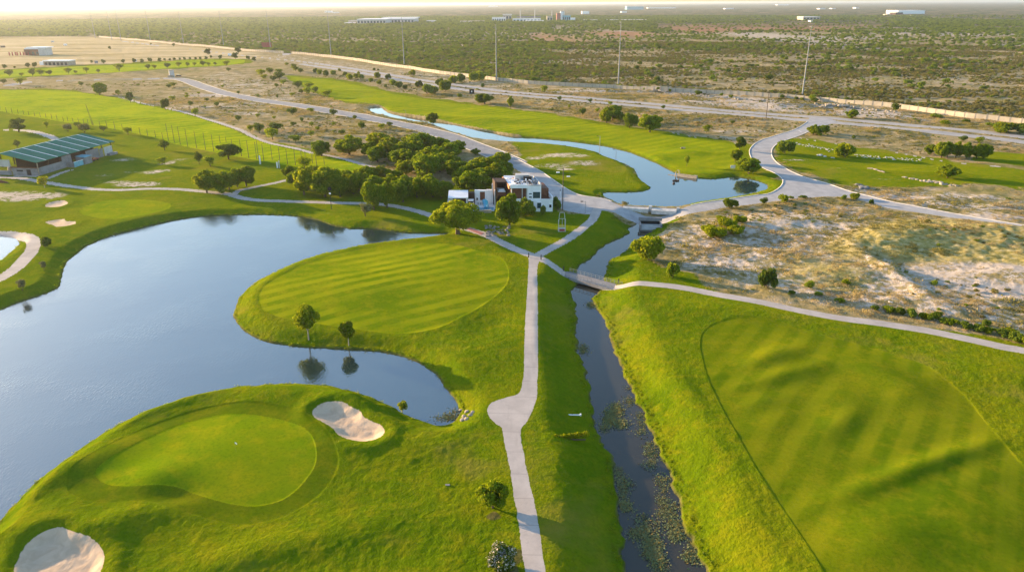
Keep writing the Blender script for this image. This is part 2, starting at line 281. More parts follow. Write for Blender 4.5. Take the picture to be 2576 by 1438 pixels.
# ------------------------------------------------------------------ materials
class NT:
    def __init__(s, name):
        s.m = bpy.data.materials.new(name); s.m.use_nodes = True; s.t = s.m.node_tree; s.n = s.t.nodes; s.n.clear()
        s.out = s.n.new('ShaderNodeOutputMaterial'); s.pos = s.n.new('ShaderNodeNewGeometry').outputs['Position']
    def L(s, a, b): s.t.links.new(a, b)
    def _in(s, sock, v):
        if isinstance(v, bpy.types.NodeSocket): s.L(v, sock)
        elif hasattr(v, '__len__') and len(v) == 3 and sock.type == 'RGBA': sock.default_value = (*v, 1)
        else: sock.default_value = v
    def noise(s, sc, det=3, rough=.6, vec=None, dist=0):
        n = s.n.new('ShaderNodeTexNoise'); s.L(vec or s.pos, n.inputs['Vector']); n.inputs['Scale'].default_value = sc
        n.inputs['Detail'].default_value = det; n.inputs['Roughness'].default_value = rough; n.inputs['Distortion'].default_value = dist
        return n.outputs['Fac']
    def map(s, scale=(1, 1, 1), rz=0):
        n = s.n.new('ShaderNodeMapping'); s.L(s.pos, n.inputs['Vector']); n.inputs['Scale'].default_value = scale; n.inputs['Rotation'].default_value = (0, 0, rz)
        return n.outputs['Vector']
    def math(s, op, a, b=0, c=None, clamp=False):
        n = s.n.new('ShaderNodeMath'); n.operation = op; n.use_clamp = clamp; s._in(n.inputs[0], a); s._in(n.inputs[1], b)
        if c is not None: s._in(n.inputs[2], c)
        return n.outputs[0]
    def ss(s, v, a, b):
        n = s.n.new('ShaderNodeMapRange'); n.interpolation_type = 'SMOOTHSTEP'; s._in(n.inputs[0], v); n.inputs[1].default_value = a; n.inputs[2].default_value = b
        return n.outputs[0]
    def mix(s, f, a, b, mode='MIX'):
        n = s.n.new('ShaderNodeMix'); n.data_type = 'RGBA'; n.blend_type = mode; s._in(n.inputs['Factor'], f); s._in(n.inputs[6], a); s._in(n.inputs[7], b); return n.outputs[2]
    def ramp(s, v, *st):
        n = s.n.new('ShaderNodeValToRGB'); s.L(v, n.inputs[0]); e = n.color_ramp.elements
        while len(e) < len(st): e.new(.5)
        for el, (p, c) in zip(e, st): el.position = p; el.color = (*c, 1)
        return n.outputs[0]
    def attr(s, name): n = s.n.new('ShaderNodeAttribute'); n.attribute_name = name; return n.outputs['Fac']
    def bump(s, h, dist, strength=1.0, normal=None):
        n = s.n.new('ShaderNodeBump'); n.inputs['Distance'].default_value = dist; n.inputs['Strength'].default_value = strength; s.L(h, n.inputs['Height'])
        if normal: s.L(normal, n.inputs['Normal'])
        return n.outputs[0]
    def pbr(s, col, rough=.8, normal=None, metal=0, spec=.3, **kw):
        n = s.n.new('ShaderNodeBsdfPrincipled'); s._in(n.inputs['Base Color'], col); s._in(n.inputs['Roughness'], rough); n.inputs['Metallic'].default_value = metal
        n.inputs['Specular IOR Level'].default_value = spec
        for k, v in kw.items(): n.inputs[k.replace('_', ' ')].default_value = v
        if normal: s.L(normal, n.inputs['Normal'])
        s.L(n.outputs[0], s.out.inputs[0]); return s.m
def simple(name, c, rough=.7, var=.18, sc=.8, bump=0.0, metal=0, spec=.3):
    t = NT(name); n = t.noise(sc, 4, .65)
    col = t.mix(t.ss(n, .3, .7), tuple(v * (1 - var) for v in c), tuple(min(1, v * (1 + var)) for v in c))
    return t.pbr(col, rough, t.bump(t.noise(sc * 6, 3), bump) if bump else None, metal, spec)

def lawn_color(t, stripes=None, sat=1.0, bright=1.0):
    n1 = t.noise(.045, 4, .6); n2 = t.noise(.35, 4, .65); n3 = t.noise(2.2, 3, .7)
    c = t.ramp(n1, (.3, (.074*bright, .146*bright, .002)), (.5, (.126*bright, .190*bright, .003)), (.7, (.192*bright, .218*bright, .004)))
    c = t.mix(t.math('MULTIPLY', t.ss(n2, .42, .68), .38), c, (.31*bright, .26*bright, .008))
    c = t.mix(t.math('MULTIPLY', t.ss(n3, .42, .70), .42), c, (.050*bright, .098*bright, .003))  # dark green mottling: shadowing within the grass painted into its colour
    if stripes is not None:
        ang, per, amt = stripes
        v = t.n.new('ShaderNodeTexWave'); v.wave_type = 'BANDS'; v.bands_direction = 'X'; t.L(t.map((1, 1, 1), ang), v.inputs['Vector'])
        v.inputs['Scale'].default_value = .314 / per; v.inputs['Distortion'].default_value = 3.0; v.inputs['Detail'].default_value = 3; v.inputs['Detail Scale'].default_value = .35
        st = t.math('MULTIPLY', t.ss(v.outputs['Fac'], .2, .8), t.ss(t.noise(.05, 2), .3, .62))
        c = t.mix(t.math('MULTIPLY', st, amt), c, (.32*bright, .32*bright, .008))
    return c
def turf(name, stripes=None, bright=1.0, bump=.10, fine=.05):
    t = NT(name); c = lawn_color(t, stripes, 1, bright)
    b = t.bump(t.noise(1.1, 4, .7), bump); b = t.bump(t.noise(5, 2, .6), fine, 1, b)
    m = t.pbr(c, .95, b, 0, .0); p = [n for n in t.n if n.type == 'BSDF_PRINCIPLED'][0]
    p.inputs['Sheen Weight'].default_value = .06; p.inputs['Sheen Roughness'].default_value = .45; p.inputs['Sheen Tint'].default_value = (.62, .62, .02, 1)
    return m
def ground_mat():
    t = NT('ground_soil_and_rough'); lawn = t.attr('lawn'); bare = t.attr('bare'); red = t.attr('red'); tan = t.attr('tan'); scrub = t.attr('scrub')
    n0 = t.noise(.02, 4, .6); n1 = t.noise(.11, 5, .65); n2 = t.noise(.6, 4, .7); n3 = t.noise(3.0, 3, .7)
    lc = lawn_color(t, None, 1, .92)
    lc = t.mix(t.math('MULTIPLY', t.ss(t.math('ADD', n0, t.math('MULTIPLY', n1, .5)), .78, .95), .6), lc, (.24, .19, .035))
    dry = t.ramp(n1, (.28, (.19, .17, .06)), (.42, (.29, .235, .10)), (.55, (.40, .31, .165)), (.72, (.50, .39, .25)))
    dry = t.mix(t.math('MULTIPLY', t.ss(n2, .5, .68), .6), dry, (.12, .125, .035))
    dry = t.mix(t.math('MULTIPLY', t.ss(n0, .5, .72), .45), dry, (.14, .17, .03))
    dry = t.mix(t.math('MULTIPLY', t.ss(n3, .52, .75), .3), dry, (.10, .08, .04))
    sand = t.ramp(n2, (.25, (.38, .31, .25)), (.5, (.54, .455, .37)), (.75, (.66, .57, .47)))
    sand = t.mix(t.math('MULTIPLY', t.ss(n3, .55, .7), .55), sand, (.22, .20, .14))
    bf = t.ss(t.math('ADD', t.math('MULTIPLY', bare, .95), t.math('ADD', t.math('MULTIPLY', t.math('SUBTRACT', n1, .5), 1.5), t.math('ADD', t.math('MULTIPLY', t.math('SUBTRACT', n2, .5), 2.2), t.math('MULTIPLY', t.math('SUBTRACT', n3, .5), 1.3)))), .42, .62)
    c = t.mix(bf, dry, sand)
    c = t.mix(t.math('MULTIPLY', red, t.ss(n1, .3, .5)), c, (.40, .19, .10))
    fl = t.noise(.012, 3, .6, t.map((.25, 1, 1), math.radians(-8)))
    c = t.mix(tan, c, t.ramp(t.noise(.045, 4, .6, t.map((.12, 1, 1), math.radians(6))), (.35, (.33, .26, .11)), (.5, (.52, .41, .22)), (.65, (.60, .48, .29))))
    gold = t.attr('gold'); c = t.mix(gold, c, t.ramp(t.noise(.8, 5, .75, t.map((.5, 1, 1), math.radians(20))), (.36, (.20, .18, .04)), (.5, (.42, .34, .10)), (.64, (.60, .50, .26))))
    far = t.mix(t.ss(t.noise(.011, 6, .75), .38, .55), (.30, .22, .13), (.075, .095, .035))
    c = t.mix(scrub, c, far)
    lf = t.ss(t.math('ADD', lawn, t.math('MULTIPLY', t.math('SUBTRACT', n2, .5), .9)), .38, .62)
    lf = t.math('MULTIPLY', lf, t.math('SUBTRACT', 1, t.math('MULTIPLY', bf, t.ss(bare, .35, .6))))
    c = t.mix(lf, c, lc)
    c = t.mix(t.math('MULTIPLY', t.attr('mud'), .8), c, t.ramp(n2, (.3, (.05, .045, .02)), (.7, (.17, .14, .07))))
    b = t.bump(t.noise(.9, 5, .7), .36); b = t.bump(n3, .12, 1, b)
    m = t.pbr(c, .95, b, 0, .0); p = [n for n in t.n if n.type == 'BSDF_PRINCIPLED'][0]
    t.L(t.math('MULTIPLY', lf, .06), p.inputs['Sheen Weight']); p.inputs['Sheen Roughness'].default_value = .45; p.inputs['Sheen Tint'].default_value = (.62, .62, .02, 1)
    return m
def concrete(name, c1, c2, joints=0):
    t = NT(name); n = t.noise(.25, 5, .6); n2 = t.noise(2.5, 4, .7)
    c = t.mix(t.ss(n, .3, .7), c1, c2); c = t.mix(t.math('MULTIPLY', t.ss(n2, .5, .75), .25), c, tuple(v * .6 for v in c1))
    st = t.noise(.5, 3, .6, t.map((1, .12, 1), math.radians(-25))); c = t.mix(t.math('MULTIPLY', t.ss(st, .5, .7), .22), c, tuple(v * .62 for v in c1))
    v = t.n.new('ShaderNodeTexVoronoi'); v.feature = 'DISTANCE_TO_EDGE'; t.L(t.map((1, 1, 1)), v.inputs['Vector']); v.inputs['Scale'].default_value = .15
    cr = t.math('LESS_THAN', v.outputs['Distance'], .004); c = t.mix(t.math('MULTIPLY', cr, .0), c, tuple(v_ * .35 for v_ in c1))
    if joints:
        sp = t.n.new('ShaderNodeSeparateXYZ'); t.L(t.map((1, 1, 1), joints), sp.inputs[0])
        md = t.math('PINGPONG', t.math('ADD', sp.outputs[1], t.math('MULTIPLY', n2, .08)), 2.6); c = t.mix(t.math('MULTIPLY', t.math('LESS_THAN', md, .045), .5), c, tuple(v_ * .35 for v_ in c1))
    ed = t.ss(t.noise(.9, 4, .7), .56, .72); c = t.mix(t.math('MULTIPLY', ed, .3), c, tuple(v_ * .6 for v_ in c1))
    return t.pbr(c, .85, t.bump(n2, .012), 0, .1)
def water_mat(name, deep, waves=.012, sc=1.6, weeds=False):
    t = NT(name); w = t.noise(sc, 3, .55, t.map((1, .45, 1), math.radians(20)), .4); w2 = t.noise(.06, 3, .5)
    hgt = t.math('MULTIPLY', w, t.math('ADD', .25, t.ss(w2, .4, .65)))
    m = t.pbr(t.mix(t.ss(t.noise(.05, 3), .35, .65), deep, tuple(v * 1.25 for v in deep)), .04, t.bump(hgt, waves), 0, .5, IOR=2.85 if not weeds else 1.55)
    return m
def leaf_mat(name, a, b, c, trans=.35):
    t = NT(name); g = [n for n in t.n if n.type == 'NEW_GEOMETRY'][0]; oi = t.n.new('ShaderNodeObjectInfo')
    r = g.outputs['Random Per Island']
    col = t.ramp(r, (0, a), (.5, b), (1, c))
    k = t.math('ADD', .75, t.math('MULTIPLY', oi.outputs['Random'], .5))
    col = t.mix(1.0, col, t.ramp(oi.outputs['Random'], (0, (.85, .80, .8)), (.5, (1, 1, 1)), (1, (1.15, 1.05, .7))), 'MULTIPLY')
    d = t.n.new('ShaderNodeBsdfDiffuse'); tr = t.n.new('ShaderNodeBsdfTranslucent'); mx = t.n.new('ShaderNodeMixShader')
    t.L(col, d.inputs[0]); t.L(t.mix(1, col, (1.25, 1.15, .55), 'MULTIPLY'), tr.inputs[0]); mx.inputs[0].default_value = trans
    t.L(d.outputs[0], mx.inputs[1]); t.L(tr.outputs[0], mx.inputs[2]); t.L(mx.outputs[0], t.out.inputs[0])
    return t.m
M = {}
M['ground'] = ground_mat()
M['turf_green'] = turf('putting_green_turf', None, 1.22, .03, .01)
M['turf_collar'] = turf('collar_turf', None, .80, .06, .03)
def strip_ang(p, q): a, b = G(*p), G(*q); d = b - a; return -(math.atan2(d[1], d[0]) + math.pi / 2)
SA1 = strip_ang((700,760),(1100,672)); SA2 = strip_ang((2330,960),(2200,1300))
M['fw'] = [turf('fairway_turf_island', (SA1, 4.6, .55), 1.08, .03, .015), turf('fairway_turf_east', (SA2, 4.4, .36), .84, .05, .02),
           turf('fairway_turf_north', (SA1, 7, .30), 1.2, .1, .02), turf('fairway_turf_range', (SA1, 7, .30), 1.55, .12, .02), turf('fairway_turf_strip', None, 1.6, .1), turf('fairway_turf_lawn', None, .9, .1), turf('fairway_turf_lawn2', None, .9, .1)]
M['path'] = concrete('path_concrete', (.42, .375, .34), (.52, .465, .42), .04)
M['road'] = concrete('road_concrete', (.36, .35, .345), (.46, .445, .43))
M['road_dark'] = concrete('road_asphalt', (.25, .25, .255), (.32, .318, .32))
M['asphalt'] = concrete('highway_asphalt', (.37, .345, .32), (.46, .43, .40))
M['kerb'] = simple('kerb_concrete', (.62, .58, .52), .8)
M['median'] = simple('median', (.36, .28, .14), .9)
t_ = NT('bunker_sand'); n_ = t_.noise(.7, 4, .6, None, 1.0)
M['sand'] = t_.pbr(t_.mix(t_.ss(n_, .3, .7), (.54, .39, .26), (.64, .48, .33)), .9, t_.bump(t_.noise(5, 2, .5, t_.map((1, .15, 1), .6), .5), .02, 1, t_.bump(t_.noise(.9, 4, .6, None, 2.5), .05)), 0, .1)
M['lake'] = water_mat('lake_water', (.020, .038, .038), .036, 2.8)
M['creekw'] = water_mat('creek_water', (.034, .030, .018), .008, 1.5, True)
M['pondw'] = water_mat('pond_water', (.018, .04, .045), .012, 1.8)
M['leaf_oak'] = leaf_mat('mesquite_leaf', (.12, .20, .010), (.20, .28, .014), (.33, .36, .02), .5)
M['leaf_dark'] = leaf_mat('dark_tree_leaf', (.06, .11, .018), (.10, .16, .020), (.17, .22, .026), .4)
M['leaf_mid'] = leaf_mat('mid_green_leaf', (.10, .18, .012), (.17, .25, .016), (.28, .33, .022), .48)
M['leaf_gold'] = leaf_mat('golden_leaf', (.15, .22, .010), (.25, .31, .012), (.38, .40, .02), .5)
M['leaf_pale'] = leaf_mat('pale_leaf', (.12, .14, .07), (.17, .19, .09), (.26, .27, .15), .3)
M['leaf_scrub'] = leaf_mat('scrub_leaf', (.14, .145, .05), (.21, .205, .075), (.31, .275, .12), .4)
M['leaf_scrub2'] = leaf_mat('scrub_leaf_green', (.12, .19, .022), (.18, .26, .032), (.26, .31, .045), .45)
M['flower'] = leaf_mat('white_flower', (.55, .52, .42), (.72, .68, .58), (.80, .76, .66), .2)
M['weed'] = leaf_mat('water_weed', (.12, .17, .08), (.20, .24, .12), (.24, .16, .04), .15)
M['straw'] = leaf_mat('dry_grass_blade', (.26, .215, .115), (.37, .30, .175), (.48, .40, .26), .35)
M['bark'] = simple('bark', (.12, .085, .055), .9, .3, 4)
M['bark_pale'] = simple('pale_bark', (.33, .28, .21), .9, .3, 4)
M['white'] = simple('white_stucco', (.88, .88, .89), .8, .05, .6)
M['whitish'] = simple('weathered_white', (.50, .49, .47), .8, .15, .4)
M['brown'] = simple('brown_wood', (.16, .065, .035), .7, .25, 2)
M['dkbrown'] = simple('dark_wood', (.055, .030, .022), .8, .2, 2)
M['orange'] = simple('orange_wood_fascia', (.55, .25, .10), .7, .2, 2)
M['glass'] = simple('window_glass', (.03, .07, .085), .08, .2, 1, 0, 0, .8)
M['black'] = simple('dark_void', (.02, .02, .02), .8)
M['steel'] = simple('galvanised_steel', (.26, .28, .29), .6, .1, .3, 0, .2)
M['rust'] = simple('dark_pole_steel', (.11, .085, .065), .7, .2, 1)
M['roofgreen'] = None
M['grey'] = simple('grey_block_wall', (.24, .235, .24), .9, .18, .5)
M['blockwall'] = simple('precast_wall_panel', (.47, .41, .32), .85, .12, .25)
M['post'] = simple('precast_post', (.30, .28, .25), .85, .12, .5)
M['blue'] = simple('blue_pool_lining', (.02, .30, .48), .3, .15, .5, 0, 0, .6)
M['bluepaint'] = simple('blue_tarpaulin', (.16, .42, .50), .6, .15, .5)
M['red'] = simple('red_paint', (.35, .06, .05), .6, .2, 1)
M['brick'] = simple('red_brick_paving', (.36, .15, .13), .85, .3, 3)
M['stone'] = simple('pale_stone', (.38, .32, .24), .9, .25, 1.5, .05)
M['rock'] = simple('grey_rock', (.20, .195, .19), .9, .35, 2, .06)
M['duck'] = simple('brown_feathers', (.10, .05, .03), .8)
M['dirt'] = simple('dug_soil', (.30, .19, .13), .95, .2, 1.2, .05)
t_ = NT('green_metal_roof'); w_ = t_.n.new('ShaderNodeTexWave'); w_.bands_direction = 'Y'; t_.L(t_.pos, w_.inputs['Vector']); w_.inputs['Scale'].default_value = .9
M['roofgreen'] = t_.pbr(t_.mix(t_.ss(t_.noise(.4, 4), .3, .7), (.024, .165, .105), (.036, .21, .135)), .8, t_.bump(w_.outputs['Fac'], .05), 0, .1)

# ------------------------------------------------------------------ terrain mesh
def build_terrain():
    az = np.concatenate([np.radians(np.arange(-180, -48, 4.0)), np.radians(np.arange(-48, 48.001, .075)), np.radians(np.arange(52, 180.1, 4.0))])
    dep = np.concatenate([[88, 80, 70, 62, 56], np.arange(52, 2.6, -.062), np.arange(2.6, .3, -.045), [.26, .22, .19, .165, .14, .12, .115]])
    rr = H / np.tan(np.radians(dep)); nr, nc = len(rr), len(az)
    X = np.outer(rr, np.sin(az)).ravel(); Y = np.outer(rr, np.cos(az)).ravel()
    D = fields(X, Y)
    flat = {}
    def setf(k, lst):
        for i, a in enumerate(lst): flat[f'{k}{i}'] = a
    for k in ('paths', 'roads', 'bunkers', 'greens', 'collars', 'fairs', 'water'): setf(k, D[k])
    arr = {k: v.reshape(nr, nc) for k, v in flat.items()}; arr['lawn'] = D['lawn'].reshape(nr, nc)
    arr['x'] = X.reshape(nr, nc); arr['y'] = Y.reshape(nr, nc)
    moved = np.zeros((nr, nc), bool)
    order = [k for k in flat if not k.startswith('water')]
    for k in order:
        s = arr[k]; cand = (np.abs(s) < 30) & ~moved
        if not cand.any(): continue
        best = np.full((nr, nc), .501); bd = np.zeros((nr, nc), np.int8)
        for di, (a, b) in enumerate(((0, 1), (0, -1), (1, 0), (-1, 0)), 1):
            sn = np.roll(s, (-a, -b), (0, 1)); fr = np.abs(s) / (np.abs(s) + np.abs(sn) + 1e-9)
            ok = cand & (s * sn < 0) & (fr < best) & (np.abs(sn) < 60)
            best[ok] = fr[ok]; bd[ok] = di
        new = {}
        for di, (a, b) in enumerate(((0, 1), (0, -1), (1, 0), (-1, 0)), 1):
            I, J = np.nonzero(bd == di)
            if len(I) == 0: continue
            I2 = (I + a) % nr; J2 = (J + b) % nc; t = best[I, J]
            for q, A in arr.items(): new.setdefault(q, []).append((I, J, A[I, J] * (1 - t) + A[I2, J2] * t))
        for q, L in new.items():
            for I, J, v in L: arr[q][I, J] = v
        m = bd > 0; arr[k][m] = 0; moved |= m
    g = lambda p: [arr[k].ravel() for k in flat if k.startswith(p)]
    SD = dict(water=g('water'), paths=g('paths'), roads=g('roads'), bunkers=g('bunkers'), greens=g('greens'), collars=g('collars'), fairs=g('fairs'), lawn=arr['lawn'].ravel())
    SD['hard'] = np.minimum(np.min(SD['paths'], 0), np.min(SD['roads'], 0)); SD['bunk'] = np.min(SD['bunkers'], 0)
    SD['mown'] = np.minimum(np.minimum(np.min(SD['greens'], 0), np.min(SD['collars'], 0)), np.min(SD['fairs'], 0))
    x, y = arr['x'].ravel(), arr['y'].ravel()
    Z = shape_height(x, y, SD)
    V = np.column_stack([x, y, Z])
    idx = np.arange(nr * nc).reshape(nr, nc)
    a = idx[:-1]; b = idx[1:]
    Q = np.stack([a, np.roll(a, -1, 1), np.roll(b, -1, 1), b], -1).reshape(-1, 4)[:, ::-1]
    cls = np.full(len(Q), -1, int); names = []
    for k in order:
        s = arr[k].ravel(); ms = s[Q].mean(1); m = (cls < 0) & (ms < 0)
        cls[m] = len(names); names.append(k)
    # soft ground zones
    r = np.hypot(x, y)
    def soft(polys, w):
        o = np.zeros(x.shape)
        for pl, st in polys:
            s = sd_poly(poly(pl, 0, 2), x, y, w * 3); o = np.maximum(o, st * (1 - sstep(-1, 1, s / w)))
        return o
    bare = np.zeros(x.shape)
    def blob(px, py, a, b, ang, s):
        c = G(px, py); u, v = rotn(x - c[0], y - c[1], math.radians(ang)); np.maximum(bare, s * np.exp(-(u / a) ** 2 - (v / b) ** 2), out=bare)
    for q in BARE: blob(*q)
    bare = np.maximum(bare, soft([([(1700,560),(1960,520),(2180,520),(2400,570),(2700,640),(2700,880),(2480,840),(2200,790),(1900,735),(1750,690),(1650,640)], .50),
                                  ([(1650,225),(1800,236),(1950,250),(2230,275),(2330,300),(2230,300),(2000,285),(1700,255)], .75),
                                  ([(2130,475),(2300,470),(2700,520),(2700,590),(2400,535)], .4), ([(644,150),(900,185),(1300,238),(1288,210),(900,160),(700,138)], .35),
                                  ([(520,180),(640,190),(760,230),(700,255),(600,235),(520,215)], .35)], 10))
    red = soft([([(1650,64),(1800,58),(2100,60),(2150,66),(2100,80),(1900,78),(1720,84)], .9), ([(1932,53),(2200,50),(2250,60),(2150,70),(1932,66)], .8),
                ([(2300,40),(2450,33),(2800,30),(2800,52),(2450,50)], .7), ([(1500,78),(1640,84),(1600,96),(1500,92)], .8), ([(1340,85),(1380,88),(1460,104),(1420,108),(1330,100)], .7)], 60)
    gold = soft([([(2135,598),(2190,575),(2250,560),(2400,553),(2700,600),(2750,690),(2560,668),(2400,660),(2250,655),(2150,630)], .85), ([(2080,625),(2150,595),(2160,650),(2110,660)], .7), ([(1990,655),(2150,670),(2190,700),(2100,730),(2000,710)], .45)], 3)
    bare = bare * (1 - .9 * gold)
    tan = soft([([(-400,108),(0,100),(150,94),(300,100),(480,119),(644,134),(644,150),(500,148),(200,166),(0,174),(-400,186)], 1.0)], 12)
    # beyond the wall
    W = WALLP; far = np.zeros(x.shape, bool)
    yi = np.interp(x, W[:, 0], W[:, 1], left=W[0, 1] + 30, right=W[-1, 1] - 10); far = (y > yi) & (r > 250)
    scrub = np.clip(sstep(1500, 2600, r), 0, 1) * far
    bare = np.where(far & (bare < .1), .16 + .5 * sstep(-.05, .35, vnoise(x, y, 120, 31)) * (x > -200), bare)
    attrs = dict(lawn=np.where(far, 0, arr['lawn'].ravel()), bare=bare, red=red, tan=tan, scrub=scrub, gold=gold, mud=1 - sstep(.0, .45, np.min(SD['water'], 0) + .4 * vnoise(x, y, 2.2, 93)))
    for qx, qy, qr in ((1292, 1400, 1.5), (1275, 1432, 1.6), (1240, 1296, .8)):
        c_ = G(qx, qy); dd = np.hypot(x - c_[0], y - c_[1]) + .7 * vnoise(x, y, .8, 96); attrs['mud'] = np.maximum(attrs['mud'], 1 - sstep(qr * .75, qr, dd))
    def sub(name, sel, mat, at=None, kind='structure', label=None, cat=None):
        if not sel.any(): return None
        q = Q[sel]; u, inv = np.unique(q, return_inverse=True)
        me = mesh_np(name, V[u], inv.reshape(-1, 4), mat, True, {k: v[u] for k, v in (at or {}).items()})
        return tag(link(name, me), label, cat, None, kind)
    sub('ground', cls == -1, M['ground'], attrs, label='open ground of rough grass, dry soil and pale sand', cat='ground')
    PL = ['main cart path with round turning bulge', 'long cart path past lake, clubhouse and bridge', 'cart path curving up to the road junction', 'cart path along the driving range', 'wide path above the green roofed shed', 'pale path looping round the small left pond', 'narrow path above the long north fairway', 'narrow path across the right lawn', 'short path up to the shed', 'short track under the left trees']
    RL = ['two lane road running to the far left', 'wide road with junction round the pond', 'upper carriageway of the dual road', 'lower carriageway of the dual road', 'short drive through the wall gate']
    FL = ['striped island fairway in the lake', 'rippled fairway at lower right', 'long fairway above the narrow channel', 'driving range turf with net poles', 'far thin green strip with small trees', 'lawn crossed by a narrow path', 'lawn at the right edge']
    for i, k in enumerate(names):
        j = int(''.join(c for c in k if c.isdigit())); sel = cls == i
        if k.startswith('paths'): sub('path', sel, M['path'], label=PL[j], cat='path')
        elif k.startswith('roads'): sub('road', sel, (M['road_dark'], M['road'], M['asphalt'], M['asphalt'], M['asphalt'])[j], label=RL[j], cat='road')
        elif k.startswith('bunkers'): sub('bunker_sand', sel, M['sand'], label=['sand bunker right of the near green', 'large sand bunker at the bottom left corner', 'small bunker at upper left of the far green', 'notched small bunker nearest the lake bank'][j], cat='bunker')
        elif k.startswith('greens'): sub('putting_green', sel, M['turf_green'], label=['large pale near green with white flag', 'oval green by the upper left bunkers', 'round green beside the upper pond'][j], cat='green')
        elif k.startswith('collars'): sub('green_collar', sel, M['turf_collar'], label='darker mown ring around the near green', cat='green')
        elif k.startswith('fairs'): sub('fairway', sel, M['fw'][j], label=FL[j], cat='fairway')
BARE = [(1425,392,15,9,-10,.75),(1350,398,9,7,0,.6),(1470,412,11,8,0,.6),(1390,418,14,8,0,.6),(1418,426,6,2,0,.8),
        (1790,615,5,7,30,.85),(1680,600,7,9,40,.7),(2060,570,22,6,-5,.9),(1960,545,18,6,0,.8),(1830,660,7,3.5,0,.9),(2500,680,16,8,-15,1.0),(2560,740,14,8,-20,1.0),(2330,720,16,4,-25,.8),(2430,770,12,4,-25,.8),(2250,690,8,3,-20,.7),(2210,760,6,2,0,.9),(1740,585,9,4,20,.8),(1900,610,10,5,10,.75),(1800,640,9,5,0,.8),(2000,600,10,4,0,.7),(2330,690,14,6,-10,.8),(2450,720,14,6,-15,.9),(2080,700,8,4,0,.6),(1760,660,6,3,0,.6),
        (60,497,16,8,5,.9),(10,495,16,9,0,.9),(350,463,11,5,5,.85),(295,458,12,4.5,0,.6),(265,440,9,5,0,.5),(395,430,9,6,30,.7),(330,432,9,5,0,.5),(450,400,8,6,30,.5),(425,408,8,5,50,.6),(310,402,9,6,20,.6),
        (560,240,40,12,-10,.75),(700,250,30,8,0,.7),(520,270,30,9,0,.65),(640,285,20,8,0,.6),(600,215,30,10,0,.7),(770,260,30,5,-10,.6),(620,262,24,5,0,.6),
        (1500,232,60,8,-5,.75),(1420,225,50,8,-5,.7),(2160,480,14,3,-10,.8),(2270,495,22,5,-12,.85),(2420,520,26,6,-12,.8),(2550,548,20,5,-12,.8),(2230,450,12,2,-10,.5),(2100,425,14,3,-10,.45),(2400,495,20,4,-10,.7),(2070,405,8,2.5,0,.5),(2000,402,8,2,0,.8),
        (1530,300,30,5,0,.5),(1880,330,30,4,0,.6),(1850,345,20,3,0,.6),(1700,285,60,6,-5,.45),(1400,262,30,5,0,.5),(1760,590,6,12,70,.7),(1000,160,60,8,-30,.55),(1100,190,50,7,-25,.6),(820,165,60,7,-25,.5),(1180,200,30,6,-25,.5),(20,208,20,5,0,.6)]
WALLP = line([(250,96),(310,101),(400,109),(500,117.5),(644,131),(731,136),(844,146),(944,160),(1044,175),(1106,186),(1169,193),(1288,208),(1413,216),(1538,221.5),(1613,226.5),(1688,231.5),(1788,236),(1870,241),(1931,245),(1990,249),(2057,254.5),(2157,264),(2257,273),(2332,282.5),(2432,295),(2507,302),(2576,309),(2760,330)], 0, 3)
build_terrain()

# ------------------------------------------------------------------ water sheets
for (nm, Pw, zw, bw) in WATERS:
    T = np.roll(Pw, -1, 0) - np.roll(Pw, 1, 0); T /= np.linalg.norm(T, axis=1)[:, None] + 1e-9
    A = 0.5 * np.sum(Pw[:, 0] * np.roll(Pw[:, 1], -1) - np.roll(Pw[:, 0], -1) * Pw[:, 1])
    N = np.column_stack([T[:, 1], -T[:, 0]]) * np.sign(A); O = Pw + N * 1.3
    tris = tessellate_polygon([[Vector((p[0], p[1], 0)) for p in O]])
    me = bpy.data.meshes.new(nm); me.from_pydata([(p[0], p[1], zw) for p in O], [], [t if 1 else t for t in tris]); me.update()
    if me.polygons[0].normal.z < 0: me.flip_normals()
    me.materials.append(M['lake'] if nm in ('lake', 'pond') else M['creekw'] if nm == 'creek' else M['pondw'])
    tag(link('water', me), {'lake': 'large calm lake wrapping round the island fairway', 'pond': 'small pond at the left edge', 'pond_channel': 'upper pond fed by a long narrow channel', 'creek': 'dark weedy creek running down to the bottom edge'}[nm], 'water', None, 'structure')

# ------------------------------------------------------------------ kerbs
def ribbon(name, Pc, off, w, hgt, label, closed=False):
    Pc = np.asarray(Pc); T = np.gradient(Pc, axis=0) if not closed else (np.roll(Pc, -1, 0) - np.roll(Pc, 1, 0))
    T /= np.linalg.norm(T, axis=1)[:, None] + 1e-9; N = np.column_stack([-T[:, 1], T[:, 0]])
    a = Pc + N * off; b = Pc + N * (off + w); za = height(a[:, 0], a[:, 1]); zb = height(b[:, 0], b[:, 1]); z = np.maximum(za, zb)
    n = len(Pc); V = np.concatenate([np.column_stack([a, za - .3]), np.column_stack([a, z + hgt]), np.column_stack([b, z + hgt]), np.column_stack([b, zb - .3])])
    F = []
    for i in range(n if closed else n - 1):
        j = (i + 1) % n
        for k in range(3): F.append((k*n+i, k*n+j, (k+1)*n+j, (k+1)*n+i))
    me = mesh_np(name, V, np.array(F), M['kerb']); return tag(link(name, me), label, 'kerb', None, 'structure')
def dens(Pl, step):
    out = [Pl[0]]
    for a, b in zip(Pl[:-1], Pl[1:]):
        n = max(1, int(np.hypot(*(b - a)) / step))
        for k in range(1, n + 1): out.append(a + (b - a) * k / n)
    return np.array(out)
RAd = dens(RA, 4.0)
ribbon('kerb', RAd[20:], 5.5, .35, .1, 'pale kerb on the far side of the left road'); ribbon('kerb', RAd[20:], -5.85, .35, .1, 'pale kerb on the near side of the left road')
i0 = 0
RBd = dens(RBP, 2.5)
